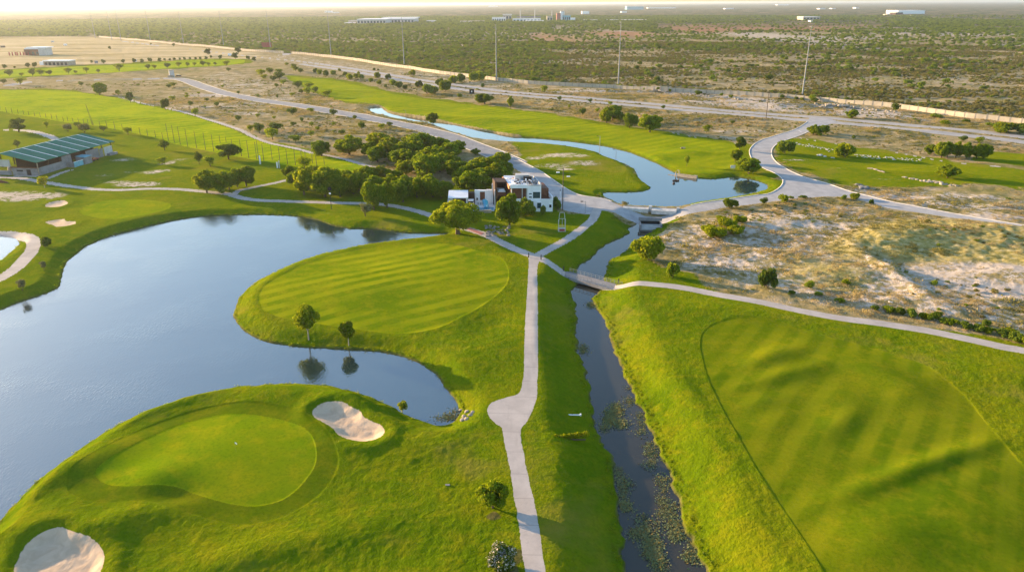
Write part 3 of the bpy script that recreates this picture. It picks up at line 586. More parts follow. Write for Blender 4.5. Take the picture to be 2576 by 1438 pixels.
def pxseg(a, b):
    pts = [p for p in RBE]; ia, ib = pts.index(a), pts.index(b); return dens(RBP[ia*3: ib*3 + 1], 2.0)
ribbon('kerb', pxseg((1288,395),(1538,505)), 0, .35, .12, 'kerb between the wide road and the bare peninsula')
ribbon('kerb', pxseg((1738,516),(2032,306)), 0, .35, .12, 'kerb curving along the pond side of the wide road')
ribbon('kerb', pxseg((2082,313),(2760,604)), 0, .35, .12, 'long kerb along the lawn side of the right road')

# ------------------------------------------------------------------ tree prototypes
def rnd_dir(n, rng):
    v = rng.normal(size=(n, 3)); return v / np.linalg.norm(v, axis=1)[:, None]
def leaf_quads(c, nrm, s, rng):
    n = len(c); t = np.cross(nrm, rnd_dir(n, rng)); t /= np.linalg.norm(t, axis=1)[:, None] + 1e-9; b = np.cross(nrm, t)
    s = s[:, None]; w = (rng.uniform(.5, .9, n))[:, None]
    V = np.stack([c - t * s, c + b * s * w, c + t * s, c - b * s * w], 1).reshape(-1, 3)
    return V, np.arange(n * 4).reshape(-1, 4)
def lobes(rng, n, rx, rz, cz, r0, r1, flat=.75):
    out = []
    for i in range(n):
        for _ in range(60):
            d = rnd_dir(1, rng)[0]; q = rng.uniform(.35, 1) ** .6
            p = np.array([d[0] * rx * q, d[1] * rx * q, cz + d[2] * rz * q])
            if all(np.linalg.norm(p - o[:3]) > .55 * (r0 + r1) / 2 for o in out): break
        out.append(np.array([*p, r0 + (r1 - r0) * rng.random() ** 1.3]))
    return np.array(out)
def crown_mesh(name, seed, lb, nleaf, leaf, mat, flat=.8, shell=(.55, 1.08), extra=None):
    rng = np.random.default_rng(seed); w = lb[:, 3] ** 2; k = rng.choice(len(lb), nleaf, p=w / w.sum())
    d = rnd_dir(nleaf, rng); d[:, 2] = np.abs(d[:, 2]) * np.where(rng.random(nleaf) < .62, 1, -1)
    r = lb[k, 3] * rng.uniform(shell[0] ** 3, shell[1] ** 3, nleaf) ** (1 / 3)
    c = lb[k, :3] + d * r[:, None] * np.array([1, 1, flat])
    nn = d + rnd_dir(nleaf, rng) * .9; nn /= np.linalg.norm(nn, axis=1)[:, None]
    V, Fq = leaf_quads(c, nn, leaf * rng.uniform(.6, 1.35, nleaf), rng); V[:, 2] = np.maximum(V[:, 2], .03)
    if extra is None: return mesh_np(name, V, Fq, mat)
    m2, frac = extra; mi = (rng.random(nleaf) < frac) & (d[:, 2] > -.2)
    return mesh_np(name, V, Fq, [mat, m2], midx=mi.astype(np.int32))
def trunk_mesh(name, seed, lb, h0, r, mat, nl=5, stems=1):
    rng = random.Random(seed); b = MB()
    for s_ in range(stems):
        lx, ly = (rng.uniform(-.5, .5) * (stems > 1) for _ in '12'); ox = rng.uniform(-.15, .15) * stems
        fork = Vector((lx, ly, h0))
        b.tube([(ox * .6, 0, -.4), (ox * .5 + lx * .15, ly * .15, h0 * .4), fork], [r * 1.35, r, r * .8], 7)
        idx = sorted(range(len(lb)), key=lambda i: rng.random())[:nl]
        for i in idx:
            e = Vector(lb[i][:3]); m = fork.lerp(e, .5) + Vector((rng.uniform(-.3, .3), rng.uniform(-.3, .3), -.15 * (e - fork).length))
            b.tube([fork, m, e], [r * .6, r * .38, r * .12], 5, False)
    return b.mesh(name, mat)
PR = {}
def proto(key, crown, trunk, w, h, lowz=0): PR.setdefault(key, []).append((crown, trunk, w, h))
# mesquite / oak style: nominal 7 m wide, 5.6 m high
for i, (mk, bk) in enumerate([('leaf_oak', 'bark'), ('leaf_mid', 'bark'), ('leaf_oak', 'bark'), ('leaf_mid', 'bark')]):
    rng = np.random.default_rng(100 + i); lb = lobes(rng, 28, 2.7, 1.95, 2.8, .5, 1.2)
    proto('oak', crown_mesh('mesquite_crown', 200 + i, lb, 6800, .20, M[mk]), trunk_mesh('mesquite_trunk', i, lb, 1.5, .2, M[bk], 6, 1 + i % 2), 7.0, 5.6)
for i in range(2):
    rng = np.random.default_rng(130 + i); lb = lobes(rng, 22, 2.6, 1.8, 3.1, .5, 1.2)
    proto('dark', crown_mesh('dark_crown', 230 + i, lb, 4500, .21, M['leaf_dark']), trunk_mesh('dark_trunk', 20 + i, lb, 1.4, .18, M['bark'], 5, 1), 7.0, 5.7)
rng = np.random.default_rng(140); lb = lobes(rng, 32, 3.1, 1.75, 3.2, .6, 1.2)
proto('gold', crown_mesh('golden_crown', 240, lb, 13000, .16, M['leaf_gold']), trunk_mesh('golden_trunk', 30, lb, 1.5, .3, M['bark'], 9, 1), 8.2, 5.9)
rng = np.random.default_rng(141); lb = lobes(rng, 16, 1.35, 1.75, 4.0, .65, 1.0)
proto('tall', crown_mesh('oval_crown', 241, lb, 7000, .14, M['leaf_oak'], 1.0), trunk_mesh('oval_trunk', 31, lb, 1.6, .1, M['bark_pale'], 6, 1), 4.3, 6.6)
for i in range(2):
    rng = np.random.default_rng(150 + i); lb = lobes(rng, 9, .8, .75, 1.7, .5, .8)
    proto('small', crown_mesh('small_crown', 250 + i, lb, 900, .15, M[('leaf_oak', 'leaf_dark')[i]]), trunk_mesh('small_trunk', 40 + i, lb, 1.0, .07, M['bark'], 3, 1), 2.7, 3.1)
rng = np.random.default_rng(152); lb = lobes(rng, 8, .9, .6, 1.6, .45, .75)
proto('palesmall', crown_mesh('pale_crown', 252, lb, 800, .15, M['leaf_pale']), trunk_mesh('pale_trunk', 43, lb, .8, .06, M['bark'], 3, 2), 2.9, 2.8)
proto('goldsmall', crown_mesh('young_crown', 253, lb, 900, .14, M['leaf_gold']), trunk_mesh('young_trunk', 44, lb, .8, .08, M['bark_pale'], 4, 1), 2.9, 2.8)
for i, mk in enumerate(('leaf_oak', 'leaf_dark', 'leaf_scrub2')):
    rng = np.random.default_rng(160 + i); lb = lobes(rng, 9, 1.2, .55, .85, .5, .85)
    proto('bush', crown_mesh('bush_foliage', 260 + i, lb, 1800, .15, M[mk]), trunk_mesh('bush_stems', 50 + i, lb, .3, .05, M['bark'], 4, 2), 3.9, 2.0)
rng = np.random.default_rng(170); lb = lobes(rng, 14, 1.3, .7, 1.1, .5, .9)
proto('goldbush', crown_mesh('golden_bush_foliage', 270, lb, 6000, .12, M['leaf_gold']), trunk_mesh('bush_stems', 60, lb, .3, .06, M['bark'], 5, 2), 4.2, 2.6)
proto('flower', crown_mesh('flowering_foliage', 271, lb, 6500, .11, M['leaf_dark'], 1, (.55, 1.1), (M['flower'], .30)), trunk_mesh('bush_stems', 61, lb, .3, .06, M['bark'], 5, 2), 4.2, 2.6)
cnt = {}
def tree(key, px, py, w, h, label, group=None, cat='tree', name='tree', pos=None, rz=None, real=None):
    lst = PR[key]; i = cnt.get(key, 0); cnt[key] = i + 1; cr, tr, nw, nh = lst[i % len(lst)]
    x, y, z = pos if pos is not None else place(px, py)
    if real: wm, hm = real
    else:
        dp = depth_of(x, y, z); wm = w * dp / FP; el = math.atan2(H - z, math.hypot(x, y))
        hm = h * dp / FP / math.cos(el); hm = max(.6 * hm, hm - .25 * wm * math.tan(el))
    o = empty(name, (x, y, z), random.uniform(0, 6.28) if rz is None else rz)
    k = (1.14 if key == 'oak' and w > 35 else 1.12) * wm / nw; o.scale = (k, k, max(1.12 * hm / nh, .6 * k))
    c = link('foliage' if 'bush' in key or key == 'flower' else 'crown', cr, o); t = link('stem' if 'bush' in key or key == 'flower' else 'trunk', tr, o)
    return tag(o, label, cat, group)

# ---- named trees
tree('tall',776,848,66,90,'tall oval tree, larger of the two standing beside the lake inlet',None)
tree('tall',877,860,48,62,'smaller dark round tree beside the tall oval one at the inlet',None)
tree('oak',1240,1276,80,98,'full bushy tree left of the cart path near the bottom',None,real=(4.3,3.9))
tree('flower',1262,1425,88,100,'shrub covered in white blossom beside the path at the bottom edge',None,'shrub','flowering_shrub',real=(4.0,2.7))
tree('goldsmall',1013,1035,30,34,'spindly pale tree leaning on the bunker side lake bank',None)
tree('gold',1151,588,136,84,'big golden spreading tree at the tip of the lake by the clubhouse',None)
tree('oak',1281,566,70,76,'golden green tree standing right in front of the clubhouse',None)
tree('goldbush',1628,653,92,76,'big yellow green willow-like bush on the creek bank',None,'shrub','shrub')
tree('bush',1692,698,38,40,'dark round shrub right of the big yellow bush',None,'shrub','shrub')
tree('bush',1929,726,52,52,'lone green bush above the right hand cart path',None,'shrub','shrub')
tree('dark',1089,316,36,33,'dark forked tree on the bank of the narrow channel',None)
tree('small',1727,418,15,28,'slim young tree above the stone jetty of the pond',None)
tree('oak',1883,437,72,42,'wide low tree overhanging the east end of the pond',None)
tree('dark',1860,379,30,37,'dark upright tree between the round green and the road',None)
tree('oak',1849,408,32,33,'thin leaning tree just below the dark upright one by the road',None)
tree('oak',2383,447,60,34,'flat topped tree alone on the right lawn',None)
tree('bush',1976,386,54,35,'large dark bush at the inside of the road bend',None,'shrub','shrub')
tree('bush',2124,396,56,38,'large round bush among the rocks on the right lawn',None,'shrub','shrub')
tree('oak',2143,298,34,23,'single round tree beside the highway junction',None)
tree('dark',48,333,50,36,'wide dark tree beside the path at the left edge',None)
tree('dark',575,401,65,43,'dark dense tree beside the driving range net poles',None)
tree('goldsmall',112,472,30,30,'small yellowish tree on the path below the shed',None)
tree('bush',120,620,34,26,'dark bush between the path loop and the lake',None,'shrub','shrub')
tree('oak',252,240,35,33,'yellow green round tree above the driving range',None)
tree('dark',329,259,21,28,'dark oval tree beside the path above the range',None)
tree('dark',416,277,24,29,'second dark oval tree along the range path',None)
tree('palesmall',919,543,40,34,'pale spiky small tree on the grass below the lamp post path',None)
tree('oak',809,393,54,42,'round tree at the bend of the range path',None)
tree('oak',879,389,76,48,'wide tree with two forked trunks above the range path',None)
tree('palesmall',110,679,18,24,'small dead looking tree on the left lake bank',None)
tree('palesmall',55,729,26,30,'wispy pale tree at the water edge on the left',None)
tree('oak',1835,523,38,25,'small spreading tree on the near kerb of the wide road',None)
tree('small',1920,516,20,20,'little round tree right of the spreading one at the road kerb',None)
GR = [ # kind, group, label, category, list of (x, y, w, h)
 ('oak','grove between the two left paths','green mesquite tree in the grove between the lake path and the range path','tree',
  [(766,490,64,76),(819,495,84,80),(856,496,50,54),(728,448,36,32),(889,488,50,54),(919,468,66,52),(961,465,62,48),(941,527,64,70),(974,523,44,68),(1014,508,62,62),(1049,497,52,50),(1089,496,62,56),(840,470,60,50),(1000,470,50,44),(795,478,66,60),(870,480,60,54),(905,480,56,52),(940,490,60,52),(980,488,60,50),(1030,490,60,50),(1070,488,60,50),(1110,500,56,46),(790,460,56,44),(745,470,40,40)]),
 ('oak','large grove behind the clubhouse','green mesquite tree in the large grove between range path and clubhouse road','tree',
  [(956,368,64,38),(950,408,54,42),(979,405,66,50),(1006,419,52,44),(1034,423,60,48),(1069,385,82,54),(1109,383,62,38),(1074,453,74,66),(1106,433,58,52),(1154,386,42,35),(1196,390,24,17),(1146,443,68,42),(1226,438,78,48),(1256,418,54,38),(1246,458,66,50),(1176,487,68,58),(1040,395,60,44),(1210,465,60,46),(1100,410,60,44),(1270,440,40,36),(985,385,60,44),(1012,398,60,44),(1085,418,64,48),(1060,435,60,48),(1128,425,60,44),(1190,450,64,50),(1165,465,60,46),(1215,485,60,50),(1240,440,60,46),(1130,400,60,42),(1040,372,56,36),(935,395,50,38),(1020,440,56,40),(1265,462,44,44)]),
 ('oak','trees in the clump left of the lake path','green mesquite tree in the clump above the small oval green','tree',
  [(521,485,62,58),(560,486,54,56),(577,476,50,48),(620,468,52,52),(597,470,44,45),(545,476,44,46)]),
 ('bush','dark shrubs along the clubhouse wall','dark evergreen shrub against the white clubhouse wall','shrub',
  [(1327,543,46,42),(1308,546,36,32),(1318,540,34,44),(1366,542,18,26),(1342,541,26,24),(1396,524,20,30),(1404,527,18,26)]),
 ('oak','trees along the narrow north path','green tree beside the narrow path above the north fairway','tree',
  [(1525,310,34,38),(1541,304,52,40),(1561,307,26,24),(1584,322,37,36),(1634,332,66,46),(1219,262,46,27),(1284,271,16,27)]),
 ('oak','row of trees on the right lawn','green tree in the row on the right hand lawn','tree',
  [(2338,389,28,26),(2367,397,36,42),(2382,397,36,42),(2404,397,34,40),(2430,398,34,38),(2457,399,36,40),(2475,399,40,38),(2045,340,30,26),(2060,342,30,26),(2075,336,26,22)]),
 ('small','small trees on the dry land between road and range','small rounded tree on the dry land between road and range','tree',
  [(744,359,28,16),(654,337,26,27),(685,352,40,32),(697,333,34,20),(783,344,20,16),(760,309,10,14),(784,318,14,12),(910,325,24,19),(960,326,21,16),(981,318,16,11),(799,328,14,10),(739,318,16,10),(783,284,18,12),(840,292,20,18),(649,297,12,12),(735,290,26,14),(297,240,13,14),(205,218,14,13),(435,254,17,13),(480,268,15,14),(492,292,21,20),(546,268,16,10),(470,247,12,8),(425,222,14,10),(436,219,17,10),(601,306,15,16),(630,331,18,16),(646,327,14,14),(470,240,10,7),(600,237,10,8),(560,222,10,7),(576,180,12,9),(52,213,26,14),(9,211,16,12),(500,238,10,6),(520,255,12,8),(690,300,12,8),(860,340,18,10),(840,316,14,9),(893,300,14,8)]),
 ('small','bushy trees beside the upper fairway','bushy little tree at the upper end of the long north fairway','tree',
  [(658,192,26,18),(680,186,22,14),(703,187,18,14),(704,201,28,16),(713,213,18,10),(749,222,24,18),(778,224,24,16),(696,220,14,10),(773,238,22,18),(794,233,20,14),(823,245,26,18),(758,236,16,10),(735,242,14,10),(698,248,8,10),(722,166,12,9),(740,172,16,10),(743,180,20,12),(756,184,18,10),(665,200,18,12),(690,205,20,14)]),
 ('small','small trees on the driving range side','small tree on the turf between the shed and the net poles','tree',
  [(118,323,14,18),(261,331,21,10),(322,339,24,20),(45,372,18,20),(283,363,14,11),(415,378,29,26),(409,414,28,21),(502,413,21,31),(529,419,26,27),(196,320,18,12),(766,423,40,26)]),
 ('palesmall','pale trees above the shed','pale feathery tree just above the green roofed shed','tree',[(173,331,28,20),(215,333,38,21)]),
 ('small','trees dotted along the far green strip','small tree standing on the far thin green strip','tree',
  [(x/4, y/4, w/4, w/4*.85) for x, y, w in [(95,770,80),(220,770,45),(330,765,85),(415,765,80),(497,760,60),(690,745,75),(765,740,35),(870,735,70),(992,735,45),(1200,720,95),(1490,700,60),(1555,695,50),(1690,690,65),(1800,675,60),(1890,670,50),(1960,665,45),(2045,665,60),(2100,665,45),(2165,660,40),(2280,665,65)]]),
 ('dark','row of small dark trees along the field','small dark tree in the row between the tan field and green strip','tree',
  [(x/4, y/4, w/4, w/4*.95) for x, y, w in [(50,695,50),(148,690,25),(285,685,55),(350,680,55),(925,640,35),(1045,645,50),(1243,640,45),(1355,635,50),(1430,640,50),(1515,630,50),(1610,630,50),(1660,615,28),(1712,615,28),(1755,612,32),(1810,610,32),(1860,608,32),(1915,606,32),(1970,605,32),(2020,610,40),(2075,605,40),(2125,590,32),(2218,600,48),(2370,600,75),(2400,545,80),(2095,555,72),(2500,605,45),(2560,620,50),(1107,500,36),(1750,470,36),(1520,455,22)]]),
 ('bush','bushes between north fairway and highway','bushy green shrub between the north fairway and the dual road','shrub',
  [(644+x/4, y/4, w/4, w/4*.75) for x, y, w in [(1035,745,35),(1190,710,34),(1230,712,28),(1575,760,80),(1440,890,90),(1305,880,45),(1375,855,80),(1640,880,90),(1730,950,140),(1790,945,110),(1850,870,100),(1905,920,150),(1990,840,110),(2070,830,110),(2190,820,120),(2250,810,130),(2285,880,50),(2050,985,60),(1230,785,80),(1330,800,70),(1060,800,70),(1000,790,70),(900,770,60),(840,720,40),(650,750,70),(700,770,80),(780,760,70),(940,800,80),(600,735,60),(1160,830,60),(1240,850,60),(1500,900,60)]]),
 ('small','trees along the dual road','small round tree in the dry grass beside the dual road','tree',
  [(1465,291,18,19),(1535,265,14,10),(1484,259,12,11),(1369,234,19,20),(1407,255,11,13),(1432,273,8,10),(1388,280,9,8),(1502,282,12,10),(1668,275,14,9),(1778,335,22,22),(1843,312,12,8),(1676,260,6,8),(2421,357,22,14),(2463,360,24,15),(2147,352,10,12),(2042,255,20,12),(2252,282,24,22)]),
 ('bush','dark bushes at the foot of the wall','dark bush at the foot of the long pale wall','shrub',
  [(2354,297,34,12),(2532,334,62,28),(2567,337,44,28),(1655,231,10,8),(1684,232,8,8),(1757,238,24,10),(1815,242,12,8),(1840,246,14,8),(1968,248,16,9),(2003,251,12,8),(2018,252,11,7),(2048,256,22,10),(1620,228,6,6),(2380,312,30,10),(2430,308,22,8),(2490,318,30,10)]),
 ('bush','bushes on the road verge above the sand','small bush on the verge between the right road and the sand','shrub',
  [(1969,507,28,21),(2020,499,24,9),(2123,502,18,13),(2154,500,30,16),(2191,514,14,13),(1990,500,16,8)]),
 ('goldbush','yellow green bushes on the sand','yellow green bush on the pale sand right of the creek','shrub',
  [(1800,596,66,34),(1830,572,50,30),(1862,560,40,22),(1780,583,40,22),(1850,590,50,26),(1815,556,30,16)]),
 ('bush','dark bushes above the right cart path','dark bush in the thicket between cart path and sand hill','shrub',
  [(2235,783,34,18),(2262,790,32,20),(2290,796,34,22),(2318,800,30,18),(2345,806,34,20),(2375,812,30,16),(2400,818,34,18),(2430,826,34,20),(2462,832,36,20),(2490,838,30,18),(2520,846,36,22),(2552,856,40,26),(2572,866,30,24),(2360,796,26,14),(2480,818,26,16),(2540,838,30,18),(2200,778,24,12),(2037,724,32,20),(2130,712,26,12),(1990,740,24,12),(2060,742,26,10),(2110,758,30,12)])]
for kind, grp, lab, cat, L in GR:
    pts = places(L)
    for (px, py, w, h), p in zip(L, pts): tree(kind, px, py, w, h, lab, grp, cat, 'shrub' if cat == 'shrub' else 'tree', tuple(p))

# ------------------------------------------------------------------ scattered vegetation (geometry nodes: uncountable growth)
PC = bpy.data.collections.new('growth_sources')
def src(name, me): o = bpy.data.objects.new(name, me); PC_.objects.link(o); return o
def scatter(name, pts, sc, idx, meshes, label, cat, rz=None):
    global PC_
    PC_ = bpy.data.collections.new(name + '_sources')
    for i, m in enumerate(meshes): src(f'{name}_{i:02d}', m)
    n = len(pts); me = bpy.data.meshes.new(name); me.vertices.add(n); me.vertices.foreach_set('co', np.ascontiguousarray(pts, np.float32).ravel())
    def at(nm, v, ty='FLOAT', f='value'):
        a = me.attributes.new(nm, ty, 'POINT'); a.data.foreach_set(f, np.ascontiguousarray(v).ravel())
    rng = np.random.default_rng(n)
    at('sc', sc.astype(np.float32), 'FLOAT_VECTOR', 'vector'); at('ix', idx.astype(np.int32), 'INT')
    rot = np.zeros((n, 3), np.float32); rot[:, 2] = rng.uniform(0, 6.28, n); at('ro', rot, 'FLOAT_VECTOR', 'vector')
    o = link(name, me); g = bpy.data.node_groups.new(name, 'GeometryNodeTree')
    g.interface.new_socket('Geometry', in_out='INPUT', socket_type='NodeSocketGeometry'); g.interface.new_socket('Geometry', in_out='OUTPUT', socket_type='NodeSocketGeometry')
    N = g.nodes; gi = N.new('NodeGroupInput'); go = N.new('NodeGroupOutput'); ip = N.new('GeometryNodeInstanceOnPoints'); ci = N.new('GeometryNodeCollectionInfo')
    ci.inputs['Collection'].default_value = PC_; ci.inputs['Separate Children'].default_value = True; ci.inputs['Reset Children'].default_value = True
    def na(nm, ty):
        q = N.new('GeometryNodeInputNamedAttribute'); q.data_type = ty; q.inputs['Name'].default_value = nm; return q.outputs[0]
    l = g.links.new; l(gi.outputs[0], ip.inputs['Points']); l(ci.outputs[0], ip.inputs['Instance']); ip.inputs['Pick Instance'].default_value = True
    l(na('ix', 'INT'), ip.inputs['Instance Index']); l(na('sc', 'FLOAT_VECTOR'), ip.inputs['Scale']); l(na('ro', 'FLOAT_VECTOR'), ip.inputs['Rotation'])
    l(ip.outputs[0], go.inputs[0]); o.modifiers.new('growth', 'NODES').node_group = g
    return tag(o, label, cat, None, 'stuff')
def wedge(n, r0, r1, rng, az=44):
    a = np.radians(rng.uniform(-az, az, n)); r = np.sqrt(rng.uniform(r0 * r0, r1 * r1, n)); return r * np.sin(a), r * np.cos(a)
SB = []
for i in range(8):
    rng = np.random.default_rng(300 + i); lb = lobes(rng, 6, .75, .30, .55, .35, .6)
    SB.append(crown_mesh('scrub_bush_foliage', 310 + i, lb, 260, .17, M['leaf_scrub'] if i < 5 else M['leaf_scrub2']))   # ~2.4 m wide, 1.2 m high
ST = []
for i in range(5):
    rng = np.random.default_rng(330 + i); lb = lobes(rng, 9, 2.0, .9, 2.2, .9, 1.4)
    ST.append(crown_mesh('thicket_tree_foliage', 340 + i, lb, 420, .42, M['leaf_scrub2'] if i < 4 else M['leaf_dark']))   # ~6 m wide 4 m high
def beyond(x, y, pad=3): return y > np.interp(x, WALLP[:, 0], WALLP[:, 1], left=WALLP[0, 1] + 30, right=WALLP[-1, 1] - 10) + pad
def inpoly(pl, x, y): return sd_poly(poly(pl, 0, 2), x, y, 1) < 0
REDP = [[(1650,64),(1800,58),(2100,60),(2150,66),(2100,80),(1900,78),(1720,84)],[(1932,53),(2200,50),(2250,60),(2150,70),(1932,66)],[(2300,40),(2450,33),(2800,30),(2800,52),(2450,50)],[(1500,78),(1640,84),(1600,96),(1500,92)],[(1340,85),(1380,88),(1460,104),(1420,108),(1330,100)]]
rng = np.random.default_rng(5)
x, y = wedge(260000, 330, 1250, rng); m = beyond(x, y); x, y = x[m], y[m]; r = np.hypot(x, y); az = np.degrees(np.arctan2(x, y))
dn = .40 + .8 * vnoise(x, y, 60, 41) + .8 * vnoise(x, y, 22, 42) + .8 * vnoise(x * .35, y, 9, 43) + 1.1 * vnoise(x * .25, y, 40, 44) + .25 * (az < 2) + .25 * np.exp(-(y - np.interp(x, WALLP[:, 0], WALLP[:, 1])) / 25)
k = rng.random(len(x)) < np.clip(dn, .04, 1); x, y, az = x[k], y[k], az[k]
s = (.45 + 1.1 * rng.random(len(x)) ** 1.6) * (1 + .35 * (az < 4)); idx = rng.integers(0, 5, len(x)); gr = rng.random(len(x)) < np.where(az < 4, .5, .12); idx[gr] = rng.integers(5, 8, gr.sum())
z = relief(x, y); pts = np.column_stack([x, y, z]); scl = np.column_stack([s, s, s * rng.uniform(.6, 1.25, len(x))])
# the 300 that show largest are individuals
vis = (np.abs(az) < 34); rank = np.where(vis, s / np.hypot(x, y), 0); big = np.argsort(-rank)[:300]; rest = np.ones(len(x), bool); rest[big] = False
for i in big:
    o = link('scrub_bush', SB[idx[i]], None, tuple(pts[i]), random.uniform(0, 6.28)); o.scale = tuple(scl[i]); tag(o, 'low grey green bush in the wild scrub beyond the long pale wall', 'bush', 'scrub bushes nearest beyond the boundary wall')
scatter('scrub', pts[rest], scl[rest], idx[rest], SB, 'wild grey green scrub covering the plain beyond the wall', 'scrub')
x, y = wedge(90000, 480, 3800, rng, 40); m = beyond(x, y, 8); x, y = x[m], y[m]; r = np.hypot(x, y); az = np.degrees(np.arctan2(x, y))
band = np.where(az < 3, .75, .10) + np.where(r > 1500, .5, np.where(r > 1050, .3, 0)) + 1.3 * vnoise(x, y, 150, 51) + .8 * vnoise(x, y, 50, 52)
for p in REDP: band = np.where(inpoly(p, x, y), .09, band)
k = rng.random(len(x)) < np.clip(band, .01, 1) * np.where(r > 900, 1, .55); x, y, r = x[k], y[k], r[k]
s = rng.uniform(.6, 1.3, len(x)) * (1 + sstep(900, 2600, r) * .3); idx = rng.integers(0, 5, len(x))
scatter('thicket', np.column_stack([x, y, relief(x, y)]), np.column_stack([s, s, s * rng.uniform(.6, 1.0, len(x))]), idx, ST, 'far thickets of green trees reaching to the horizon', 'woods')
# beyond the wall line at far left (past the tan field)
# dry tufts and low weeds on the dry land inside the wall
TF = []
for i in range(4):
    rg = np.random.default_rng(350 + i); n = 46; c = np.column_stack([rg.normal(0, .35, n), rg.normal(0, .35, n), rg.uniform(.05, .28, n)])
    nn = rnd_dir(n, rg); nn[:, 2] *= .4; nn /= np.linalg.norm(nn, axis=1)[:, None]; V, Fq = leaf_quads(c, nn, rg.uniform(.05, .12, n), rg); V[:, 2] = np.maximum(V[:, 2], 0)
    TF.append(mesh_np('tuft', V, Fq, M['straw'] if i < 2 else M['leaf_scrub']))
x, y = wedge(210000, 110, 560, rng, 42); m = ~beyond(x, y, -2); x, y = x[m], y[m]
D = fields(x, y); wmin = np.min(D['water'], 0); c_ = G(1250, 545)
dn = (1 - D['lawn']) * (.22 + 1.2 * vnoise(x, y, 26, 61) + .9 * vnoise(x * .5, y, 6, 62)) * (D['hard'] > 1.0) * (wmin > 1.5) * (D['mown'] > 1)
k = rng.random(len(x)) < np.clip(dn, 0, .8); D2 = {q: (v[k] if isinstance(v, np.ndarray) else [a[k] for a in v]) for q, v in D.items()}; x, y = x[k], y[k]
z = shape_height(x, y, D2); s = rng.uniform(.5, 1.5, len(x)) * np.where(rng.random(len(x)) < .04, 2.0, 1); mk = np.hypot(x, y)
idx = np.where(vnoise(x, y, 18, 63) > .02, rng.integers(2, 4, len(x)), rng.integers(0, 2, len(x)))
scatter('dry_grass', np.column_stack([x, y, z]), np.column_stack([s, s, s * .9]), idx, TF, 'tufts of dry grass and low weeds on the dry land', 'grass')
x, y = wedge(60000, 120, 700, rng, 42); m = ~beyond(x, y, -3); x, y = x[m], y[m]; D = fields(x, y)
dn = (1 - D['lawn']) * (.13 + 1.1 * vnoise(x, y, 24, 71) + 1.0 * vnoise(x * .6, y, 8, 72)) * (D['hard'] > 1.5) * (np.min(D['water'], 0) > 2) * (D['mown'] > 1.5)
tf = sd_poly(poly([(-400,108),(0,100),(150,94),(300,100),(480,119),(644,134),(644,150),(500,148),(200,166),(0,174),(-400,186)], 0, 2), x, y, 5) > 0
k = (rng.random(len(x)) < np.clip(dn, 0, .6)) & tf; D2 = {q: (v[k] if isinstance(v, np.ndarray) else [a[k] for a in v]) for q, v in D.items()}; x, y = x[k], y[k]
s = rng.uniform(.22, .7, len(x)) * np.where(rng.random(len(x)) < .08, 1.7, 1)
scatter('undergrowth', np.column_stack([x, y, shape_height(x, y, D2)]), np.column_stack([s, s, s * .8]), rng.integers(0, 8, len(x)), SB, 'low olive undergrowth patching the dry sandy land', 'undergrowth')
# water weeds in the creek
WD = []
for i in range(3):
    rg = np.random.default_rng(370 + i); n = 60; c = np.column_stack([rg.normal(0, .5, n), rg.normal(0, .5, n), rg.uniform(0, .12, n)])
    nn = rnd_dir(n, rg) * .5 + np.array([0, 0, 1]); nn /= np.linalg.norm(nn, axis=1)[:, None]; V, Fq = leaf_quads(c, nn, rg.uniform(.06, .14, n), rg); WD.append(mesh_np('weed', V, Fq, M['weed']))
wp = []
for (px, py, rx, ry, n) in [(1535,1050,9,22,34),(1552,1030,8,18,26),(1560,1065,8,12,22),(1520,1075,6,12,10),(1568,1230,5,20,18),(1572,1270,8,14,14),(1553,1190,4,12,9),(1640,1370,14,44,46),(1655,1410,16,26,26),(1668,1250,8,60,26),(1700,1330,12,40,26),(1740,1390,8,30,18),(1615,1060,5,40,22),(1640,1140,5,40,20),(1585,1000,5,26,12),(1620,1320,6,20,10),(1465,875,4,12,14),(1490,765,8,8,22),(1125,1064,14,4,14),(1145,1055,4,8,8),(1600,1345,5,16,8),(1690,1280,5,20,10)]:
    for _ in range(int(n * .7)): g = G(px + rng.normal() * rx * .5, py + rng.normal() * ry * .5, -2.55); wp.append((g[0], g[1]))
wp = np.array(wp); D = fields(wp[:, 0], wp[:, 1]); inl = D['water'][0] < 0; ok = (D['water'][3] < .3) | inl; zz = np.where(inl, -1.48, -2.58)
s = rng.uniform(.5, 1.35, len(wp)); scatter('water_weed', np.column_stack([wp, zz])[ok], np.column_stack([s, s, s])[ok], rng.integers(0, 3, len(wp))[ok], WD, 'green and rusty weeds floating in the dark creek', 'weeds')
